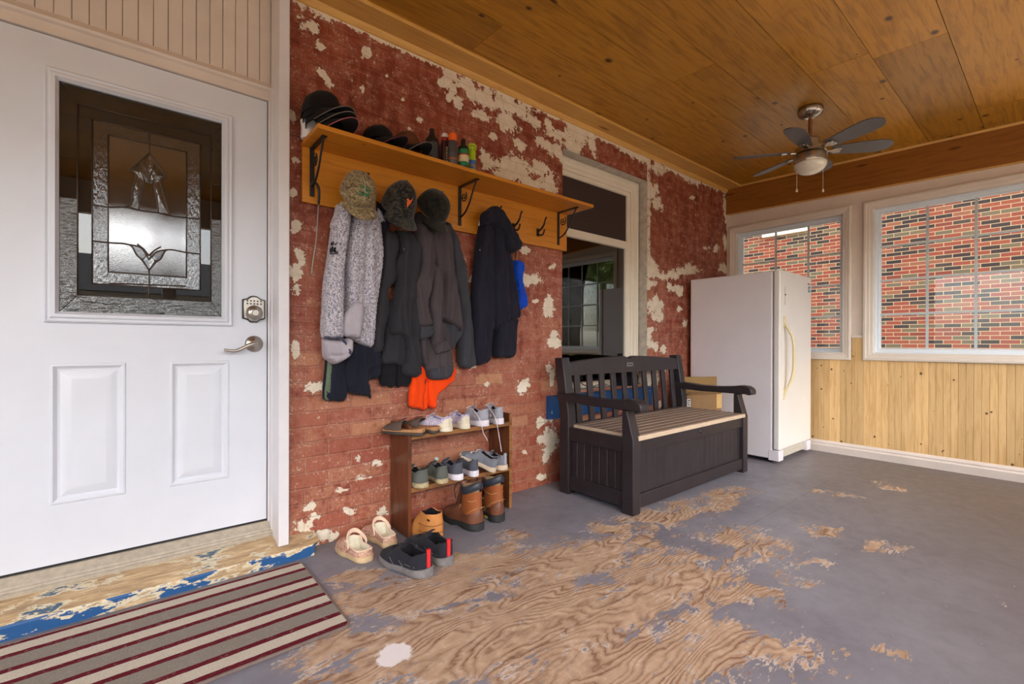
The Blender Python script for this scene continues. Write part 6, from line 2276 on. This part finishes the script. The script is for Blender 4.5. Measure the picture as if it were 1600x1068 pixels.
# ================================================================ caps
def cap(name, label, M, mat, vmat, group=None, under=None, size=1.0, parts_extra=None, visor=1.0, button=True, edge=None, squash=1.0, peak=0.0, vlen=.075, vcurve=.030):
    """local: crown top +z, visor toward +y, brim plane z=0"""
    loc = M.to_translation()
    e = thing(name, label, 'cap', tuple(loc), 0, group)
    e.rotation_euler = M.to_euler()
    ROOTM[e.name] = M.copy()
    rx, ry, rz = .082*size, .098*size, .118*size*squash
    bm = bmesh.new()
    loops = []
    NS, NR = 36, 12
    for i in range(NR+1):
        ph = PI/2*i/NR
        r_ = math.cos(ph)**.80 if i < NR else 0.0
        lp = []
        for k in range(NS):
            a = 2*PI*k/NS
            seam = 1-.012*abs(math.cos(a*3))**8*0
            front = max(0, math.sin(a))
            x = rx*r_*math.cos(a)
            y = ry*r_*math.sin(a)
            z = rz*math.sin(ph)*(1+.10*front*math.cos(ph)*1.6)+peak*(i/NR)**3
            dent = .004*noise.noise(Vector((x*22, y*22, z*22+size*9)))
            lp.append((x+dent, y+dent, z+dent))
        loops.append(lp)
    rows = loft(bm, loops, True, False, False)
    bmesh.ops.remove_doubles(bm, verts=rows[-1], dist=.004)
    cr_ = part('crown', bm, mat, e, world=False, smooth=True, angle=180)
    cr_.modifiers.new('s', 'SOLIDIFY').thickness = .003
    if visor:
        bm = bmesh.new()
        rowsT, rowsB = [], []
        n1, n2 = 24, 6
        for j in range(n2+1):
            v = j/n2
            lt = []
            for i in range(n1+1):
                u = -1+2*i/n1
                a = PI/2-u*R(68)
                bx, by_ = rx*1.0*math.cos(a), ry*math.sin(a)
                ext = vlen*(1-abs(u)**2.6)*visor
                x = bx*(1+.06*v)
                y = by_+ext*v
                z = .002-vcurve*(u*u)*(.25+.75*v)-.010*v
                lt.append((x, y, z))
            rowsT.append(lt)
        loops = []
        top = [[bm.verts.new(p) for p in r_] for r_ in rowsT]
        bot = [[bm.verts.new((p[0], p[1], p[2]-.003)) for p in r_] for r_ in rowsT]
        for j in range(n2):
            for i in range(n1):
                bm.faces.new((top[j][i], top[j][i+1], top[j+1][i+1], top[j+1][i]))
                f = bm.faces.new((bot[j][i], bot[j+1][i], bot[j+1][i+1], bot[j][i+1]))
                if under:
                    f.material_index = 1
        for i in range(n1):
            bm.faces.new((top[n2][i], top[n2][i+1], bot[n2][i+1], bot[n2][i]))
            bm.faces.new((top[0][i+1], top[0][i], bot[0][i], bot[0][i+1]))
        vz = part('visor', bm, [vmat, under or vmat], e, world=False, smooth=True, angle=60, recalc=True)
        if edge:
            bm = bmesh.new()
            tube(bm, [(p[0], p[1]+.001, p[2]-.0015) for p in rowsT[-1]], .0022, 6)
            part('visor_edging', bm, edge, vz, world=False, smooth=True, angle=180)
    if button:
        bm = bmesh.new()
        lathe(bm, [(.008, 0), (.007, .003), (0, .005)], 12, Matrix.Translation((0, 0, rz+peak-.001)))
        part('button', bm, mat, cr_, world=False, smooth=True)
    if parts_extra:
        parts_extra(e, cr_, rx, ry, rz)
    return e


def frame(loc, up, fwd):
    """matrix with local z = up, local y = fwd"""
    z = Vector(up).normalized()
    y = Vector(fwd)
    y = (y-z*y.dot(z)).normalized()
    x = y.cross(z)
    m = Matrix.Identity(4)
    for i in range(3):
        m[i][0], m[i][1], m[i][2], m[i][3] = x[i], y[i], z[i], loc[i]
    return m


CAMO = mat_camo('woodland_camouflage', [C(96, 80, 54), C(150, 132, 98), C(112, 98, 70), C(172, 156, 122)], 22)
CAMO_D = mat_camo('dark_grey_camouflage', [C(16, 16, 15), C(66, 64, 54), C(34, 32, 28), C(20, 20, 20)], 24)
CAMO_B = mat_camo('black_green_camouflage', [C(14, 12, 11), C(20, 18, 15), C(36, 36, 24), C(16, 13, 12)], 18)
M_CAPBLK = fabric('black_cap_twill', C(24, 20, 20), vary=.08)
M_CAPBRN = fabric('brown_cap_twill', C(92, 56, 32), vary=.1)
M_CAPEDGE = fabric('grey_cap_piping', C(112, 104, 98))
M_CAPPINK = fabric('pink_cap_piping', C(176, 96, 100))
M_CAPPUR = fabric('plum_visor', C(108, 46, 66))


def camo_extra(e, cr_, rx, ry, rz):
    bm = bmesh.new()
    pts = []
    for k in range(12):
        ph = R(12+70*k/11)
        pts.append((.004, ry*math.cos(ph)**.8+.002, rz*math.sin(ph)*(1+.10*math.cos(ph)*1.6)+.002))
    tube(bm, pts, .0016, 5)
    part('front_seam', bm, plain('pale_seam', C(190, 184, 160), .8), cr_, world=False, smooth=True, angle=180)
    rn = random.Random(5)
    bm = bmesh.new()
    for k in range(16):
        a, ph = R(90)+rn.uniform(-.35, .25), R(rn.uniform(30, 50))
        p = Vector((rx*math.cos(ph)**.8*math.cos(a)*1.04, ry*math.cos(ph)**.8*math.sin(a)*1.04+.002, rz*math.sin(ph)*1.08))
        d = Vector((rn.uniform(-1, 1), 0, rn.uniform(-1, 1))).normalized()*.012
        tube(bm, [p-d, p+d], .0018, 5)
    part('embroidery', bm, plain('green_embroidery', C(30, 140, 96), .7), cr_, world=False, smooth=True, angle=180)


def deer_extra(e, cr_, rx, ry, rz):
    # small orange antlered emblem on the front panel
    bm = bmesh.new()
    sh = [(-.022, .030), (-.010, .016), (.002, .012), (.010, .020), (.022, .018), (.014, .006), (.016, -.006), (.008, -.026), (.002, -.012), (-.008, -.002), (-.014, .010)]
    pts = []
    for u, v in sh:
        pts.append((u*1.0, v))
    vs = []
    for off in (0, .0015):
        row = []
        for u, v in pts:
            ph = R(34)+v/rz*1.0
            a = R(90)-u/rx
            rr_ = math.cos(ph)**.8
            p = Vector((rx*rr_*math.cos(a), ry*rr_*math.sin(a), rz*math.sin(ph)*(1+.10*math.sin(a)*math.cos(ph)*1.6)))
            nrm = Vector((p.x/rx, p.y/ry, p.z/rz*.8)).normalized()
            row.append(bm.verts.new(p+nrm*(.0035+off)))
        vs.append(row)
    bm.faces.new(vs[1])
    bm.faces.new(vs[0][::-1])
    for i in range(len(pts)):
        j = (i+1) % len(pts)
        bm.faces.new((vs[0][i], vs[0][j], vs[1][j], vs[1][i]))
    part('orange_emblem', bm, plain('orange_embroidery', C(226, 98, 40), .7), cr_, world=False)


c1 = at(563, 306, 1, 2.300)
cap('baseball_cap', 'tan woodland camouflage cap with green embroidery on the first hook', frame((c1.x, 2.335, c1.z+.010), (-.12, -.74, .64), (.05, -.55, -.80)), CAMO, CAMO, size=1.06, vlen=.085, parts_extra=camo_extra, squash=1.0)
c2 = at(629, 322, 1, 2.300)
cap('baseball_cap', 'dark grey camouflage cap with orange emblem on the second hook', frame((c2.x-.012, 2.335, c2.z-.010), (-.02, -.68, .72), (.05, -.60, -.78)), CAMO_D, CAMO_D, size=1.08, parts_extra=deer_extra, squash=1.15, peak=.020, vlen=.09)
c3 = at(680, 322, 1, 2.285)
cap('baseball_cap', 'black and green camouflage cap on the third hook above the warm grey hoodie', frame((c3.x+.002, 2.330, c3.z-.012), (.10, -.78, .60), (.10, -.50, -.84)), CAMO_B, CAMO_B, size=1.10, squash=.92, vlen=.065)

# caps on the shelf
ZS = 2.0625
def shelfcap(name, label, px, y, rot, tilt, mat, vmat, lift=0.0, **kw):
    c = at(px, 250, 1, y)
    kw.setdefault('vcurve', .050)
    kw.setdefault('vlen', .088)
    M = Matrix.Translation((c.x, y, ZS+.050+lift)) @ Matrix.Rotation(R(rot), 4, 'Z') @ Matrix.Rotation(R(tilt), 4, 'X')
    return cap(name, label, M, mat, vmat, **kw)
shelfcap('baseball_cap', 'lowest black cap in the stack at the left end of the shelf, pink edged visor', 508, 2.345, -150, 7, M_CAPBLK, M_CAPBLK, edge=M_CAPPINK, group='black caps stacked at the left of the shelf', squash=.85, button=False)
shelfcap('baseball_cap', 'middle black cap in the stack at the left end of the shelf', 505, 2.352, -153, 6, M_CAPBLK, M_CAPBLK, lift=.026, edge=M_CAPEDGE, group='black caps stacked at the left of the shelf', squash=.85, button=False, size=1.04)
shelfcap('baseball_cap', 'topmost black cap in the stack at the left end of the shelf', 503, 2.356, -156, 4, M_CAPBLK, M_CAPBLK, lift=.052, edge=M_CAPEDGE, group='black caps stacked at the left of the shelf', squash=.92, size=1.07)
shelfcap('baseball_cap', 'black cap with plum edged visor right of the cap stack on the shelf', 590, 2.345, -150, 5, M_CAPBLK, M_CAPBLK, edge=M_CAPPUR, squash=.78, size=.92, button=False)
shelfcap('baseball_cap', 'brown cap with dark visor, rightmost cap on the shelf', 634, 2.345, -162, 5, M_CAPBRN, M_CAPBLK, edge=M_CAPEDGE, squash=.88, size=.94)
# white cap under the stack
cw = at(478, 213, 1, 2.30)
bm = bmesh.new()
lathe(bm, [(.034, 0), (.036, .004), (.034, .05), (.038, .088), (.035, .088), (.031, .05), (.030, .008), (0, .006)], 24, Matrix.Translation((at(484, 213, 1, 2.42).x-.006, 2.42, ZS)))
solo('white_mug', bm, M_WHITE, 'white cup standing at the far left end of the shelf behind the caps', 'cup', smooth=True)

# ================================================================ bottles on the shelf
def bottle_at(px, y=2.262):
    return at(px, 250, 1, y).x
YBt = 2.262
# tall black pouch / jug
x = bottle_at(675, 2.30)
e = thing('black_jug', 'black and grey flat jug, leftmost of the cleaning bottles on the shelf', 'bottle', (x, 2.30, ZS+.0005), 0, 'cleaning bottles on the shelf')
bm = bmesh.new()
loops = []
for z, w, d_ in ((0, .044, .022), (.02, .047, .024), (.105, .047, .024), (.140, .034, .020), (.160, .016, .012), (.172, .013, .012)):
    loops.append([(w*math.copysign(abs(math.cos(2*PI*k/28))**.5, math.cos(2*PI*k/28)), d_*math.copysign(abs(math.sin(2*PI*k/28))**.5, math.sin(2*PI*k/28)), z) for k in range(28)])
loft(bm, loops)
part('body', bm, plain('black_plastic_bottle', C(26, 24, 28), .3), e, world=False, smooth=True, angle=60)
bm = bmesh.new()
lathe(bm, [(.014, .172), (.014, .195), (.012, .198), (0, .198)], 18)
part('cap', bm, plain('black_cap_plastic', C(30, 24, 22), .4), e, world=False, smooth=True)
bm = bmesh.new()
loft(bm, [[(-.020, -.0245, .02), (.020, -.0245, .02), (.020, -.0255, .02), (-.020, -.0255, .02)], [(-.020, -.0245, .12), (.020, -.0245, .12), (.020, -.0255, .12), (-.020, -.0255, .12)]])
part('label_panel', bm, plain('slate_bottle_label', C(58, 60, 66), .4), e, world=False)


def can(px, y, label, body, capc, h, r, caph, capr, lab=None, name='spray_can', stripes=(), taper=True, trigger=False):
    x = at(px, 250, 1, y).x
    e = thing(name, label, 'bottle', (x, y, ZS+.0005), 0, 'cleaning bottles on the shelf')
    bm = bmesh.new()
    lathe(bm, [(0, 0), (r*.95, 0), (r, .004), (r, h*.90), (r*.9, h*.95), (capr*.9, h), (0, h)], 28)
    b_ = part('body', bm, body, e, world=False, smooth=True, angle=40)
    bm = bmesh.new()
    lathe(bm, [(0, h), (capr, h), (capr, h+caph*.85), (capr*.85, h+caph), (0, h+caph)], 24)
    part('cap', bm, capc, e, world=False, smooth=True, angle=40)
    for z0, z1, m in stripes:
        bm = bmesh.new()
        lathe(bm, [(r*1.006, z0), (r*1.012, z0), (r*1.012, z1), (r*1.006, z1)], 28)
        part('label_band', bm, m, b_, world=False, smooth=True, angle=40)
    return e, b_


M_BURG = plain('dark_burgundy_can', C(58, 28, 34), .35)
M_REDC = plain('red_can_cap', C(150, 44, 36), .4)
M_ORC = plain('orange_can_cap', C(240, 104, 40), .4)
M_GREYC = plain('graphite_can', C(84, 84, 88), .3, .3)
M_GRNB = plain('deep_green_bottle', C(26, 40, 34), .3)
M_GRNL = plain('green_label', C(30, 116, 76), .4)
M_CREAML = plain('cream_label', C(212, 190, 150), .5)
M_LIME = plain('lime_plastic', C(176, 206, 44), .4)
M_BLUEL = plain('blue_label', C(60, 116, 180), .4)
e, b_ = can(695, 2.30, 'burgundy can with a white top between the black jug and the orange capped can', M_BURG, M_REDC, .150, .024, .022, .022)
bm = bmesh.new()
lathe(bm, [(0, .172), (.020, .172), (.021, .188), (.015, .196), (0, .198)], 20)
part('white_top', bm, M_WHITE, e, world=False, smooth=True, angle=40)
bm = bmesh.new()
for i_ in range(6):
    box(bm, -.006, .005, -.0250, -.0235, .028+.015*i_, .037+.015*i_)
part('can_lettering', bm, M_CREAML, b_, world=False)
can(707, 2.248, 'graphite spray can with an orange cap on the shelf', M_GREYC, M_ORC, .140, .0265, .044, .0235, stripes=[(.03, .042, plain('copper_band', C(150, 90, 54), .4))])
can(724, 2.250, 'dark bottle with green and cream label, right of the orange capped can', M_GRNB, plain('black_dispenser', C(30, 26, 28), .4), .134, .0320, .038, .0150, stripes=[(.012, .036, M_GRNL), (.036, .074, M_CREAML), (.074, .082, plain('red_band', C(150, 50, 40), .4)), (.082, .108, M_GRNL)], name='polish_bottle')
e, b_ = can(737, 2.275, 'lime green bottle with blue label, rightmost on the shelf', M_LIME, M_LIME, .140, .0240, .02, .016, stripes=[(.01, .022, M_LIME), (.022, .075, M_BLUEL), (.03, .05, M_CREAML)], name='lime_bottle')
bm = bmesh.new()
tube(bm, smoothpath([(-.014, 0, .140), (-.018, 0, .165), (.004, 0, .176), (.026, 0, .172), (.022, 0, .145)], 5), .007, 8)
part('trigger_head', bm, M_LIME, e, world=False, smooth=True, angle=180)
# ================================================================ outside
ground_m = mat_leafy('warm_bounce_yard', C(150, 136, 118), C(178, 164, 146))  # unseen yard, its tan surface chosen to bounce warm light into the porch
bm = bmesh.new()
for q in ((( -60, -60), (60, 60)),):
    (a, b), (c, d) = q
    bm.faces.new([bm.verts.new(p) for p in ((a, b, -.35), (c, b, -.35), (c, d, -.35), (a, d, -.35))])
o = struct('ground', bm, ground_m)
# neighbouring brick house across the driveway
nb = thing('neighbouring_house', 'red and black brick side wall of the neighbouring house seen through the right windows', 'house', (13.7, 3.0, -.35))
part('wall', newbox(13.7, 17.7, -5.2, 12.0, -.35, 6.2), M_NBRICK, nb)
sy0, sy1 = at(1262, 357, 0, 13.68).y, at(1195, 368, 0, 13.68).y
sz_ = at(1230, 363, 0, 13.68).z
part('stone_sill', newbox(13.60, 13.72, sy0-.02, sy1+.05, sz_-.05, sz_+.07), plain('pale_stone', C(226, 222, 210), .8), nb, bevel=.01)
part('upper_window', newbox(13.67, 13.72, sy0+.05, sy1-.02, sz_+.07, sz_+1.2), plain('dark_window', C(60, 66, 72), .2), nb)
bm = bmesh.new()
prism(bm, [(-5.5, 6.1), (12.3, 6.1), (12.3, 6.4), (3, 8.0), (-5.5, 6.4)], 'x', 13.3, 18.0)
part('roof', bm, plain('brown_shingles', C(86, 74, 66), .9), nb)


def tree(x, y, h, r, seed, label, nleaf=2600):
    rn = random.Random(seed)
    e = thing('garden_tree', label, 'tree', (x, y, -.35), group='trees in front of the porch')
    bm = bmesh.new()
    tube(bm, [(0, 0, 0), (.1, .05, h*.3), (-.05, .1, h*.6), (0, 0, h*.9)], [.20, .16, .10, .03], 10)
    for k in range(9):
        a = rn.random()*6.28
        z0 = h*(.3+.5*rn.random())
        tube(bm, [(0, 0, z0), (r*.4*math.cos(a), r*.4*math.sin(a), z0+h*.10), (r*.8*math.cos(a), r*.8*math.sin(a), z0+h*.16)], [.07, .045, .015], 6)
    part('trunk', bm, plain('tree_bark', C(84, 70, 58), .9, vary=.2), e, world=False, smooth=True)
    bm = bmesh.new()
    for k in range(nleaf):
        while True:
            p = Vector((rn.uniform(-1, 1), rn.uniform(-1, 1), rn.uniform(-1, 1)))
            if .35 < p.length < 1:
                break
        c = Vector((p.x*r, p.y*r, h*.66+p.z*h*.36))
        s_ = rn.uniform(.12, .24)
        u = Vector((rn.gauss(0, 1), rn.gauss(0, 1), rn.gauss(0, 1))).normalized()*s_
        w = u.orthogonal().normalized()*s_*.6
        bm.faces.new([bm.verts.new(c-u), bm.verts.new(c+w), bm.verts.new(c+u), bm.verts.new(c-w)])
    part('foliage', bm, mat_leafy_cached, e, world=False, recalc=False)


mat_leafy_cached = mat_leafy('tree_leaves', C(58, 92, 34), C(126, 156, 66))
for i, (x, y, h, r) in enumerate(((17.5, -8.6, 6.0, 2.6), (20.5, -13.5, 7.5, 3.2), (15.0, -13.0, 4.0, 2.0))):
    tree(x, y, h, r, 10+i, 'leafy green tree across the front garden facing the porch')
bm = newbox(-14, 16, -26, -22, -.35, 3.4)
hs = thing('opposite_house', 'low pale house across the street facing the open side', 'house', (1, -24, -.35))
part('wall', bm, plain('pale_siding', C(198, 190, 178), .8), hs)
bm = bmesh.new()
prism(bm, [(-27, 3.3), (-21.6, 3.3), (-24, 5.2)], 'x', -14.5, 16.5)
part('roof', bm, plain('grey_shingles', C(110, 106, 104), .9), hs)

# ================================================================ light
w = bpy.data.worlds.new('World')
bpy.context.scene.world = w
w.use_nodes = True
nt = w.node_tree
nt.nodes.clear()
bg = nt.nodes.new('ShaderNodeBackground')
sky = nt.nodes.new('ShaderNodeTexSky')
sky.sky_type = 'NISHITA'
sky.sun_disc = False
sky.sun_elevation = R(38)
sky.sun_rotation = R(200)
sky.air_density = 1.0
sky.dust_density = 2.5
sky.ozone_density = 1.0
hs_ = nt.nodes.new('ShaderNodeHueSaturation')
hs_.inputs['Saturation'].default_value = 0.62
nt.links.new(sky.outputs[0], hs_.inputs['Color'])
nt.links.new(hs_.outputs[0], bg.inputs[0])
bg.inputs[1].default_value = 0.27
ow = nt.nodes.new('ShaderNodeOutputWorld')
nt.links.new(bg.outputs[0], ow.inputs[0])

sun = bpy.data.lights.new('Sun', 'SUN')
sun.energy = 3.2
sun.angle = R(2.0)
sun.color = (1.0, .95, .88)
so = bpy.data.objects.new('Sun', sun)
COL.objects.link(so)
az, el = R(SUN_AZ), R(SUN_EL)          # direction toward the sun
sd = Vector((math.cos(az)*math.cos(el), math.sin(az)*math.cos(el), math.sin(el)))
so.rotation_euler = sd.to_track_quat('Z', 'Y').to_euler()

# ================================================================ camera
cam = bpy.data.cameras.new('Camera')
cam.sensor_width = 36
cam.lens = CF*36/1600
cam.shift_y = (CY-534)/1600
cam.clip_start = .02
cam.clip_end = 300
co = bpy.data.objects.new('Camera', cam)
COL.objects.link(co)
m = Matrix.Identity(4)
for i in range(3):
    m[i][0], m[i][1], m[i][2] = RGT[i], UPV[i], -FWD[i]
m[2][3] = CH
co.matrix_world = m
sc = bpy.context.scene
sc.camera = co
sc.view_settings.view_transform = 'Standard'
sc.view_settings.look = 'None'
sc.view_settings.gamma = 1.0
sc.view_settings.use_curve_mapping = False
sc.view_settings.exposure = EXPO
sc.cycles.max_bounces = 10
sc.cycles.diffuse_bounces = 6
sc.cycles.glossy_bounces = 4
sc.cycles.transparent_max_bounces = 12
sc.cycles.sample_clamp_indirect = 6.0
sc.cycles.caustics_reflective = False
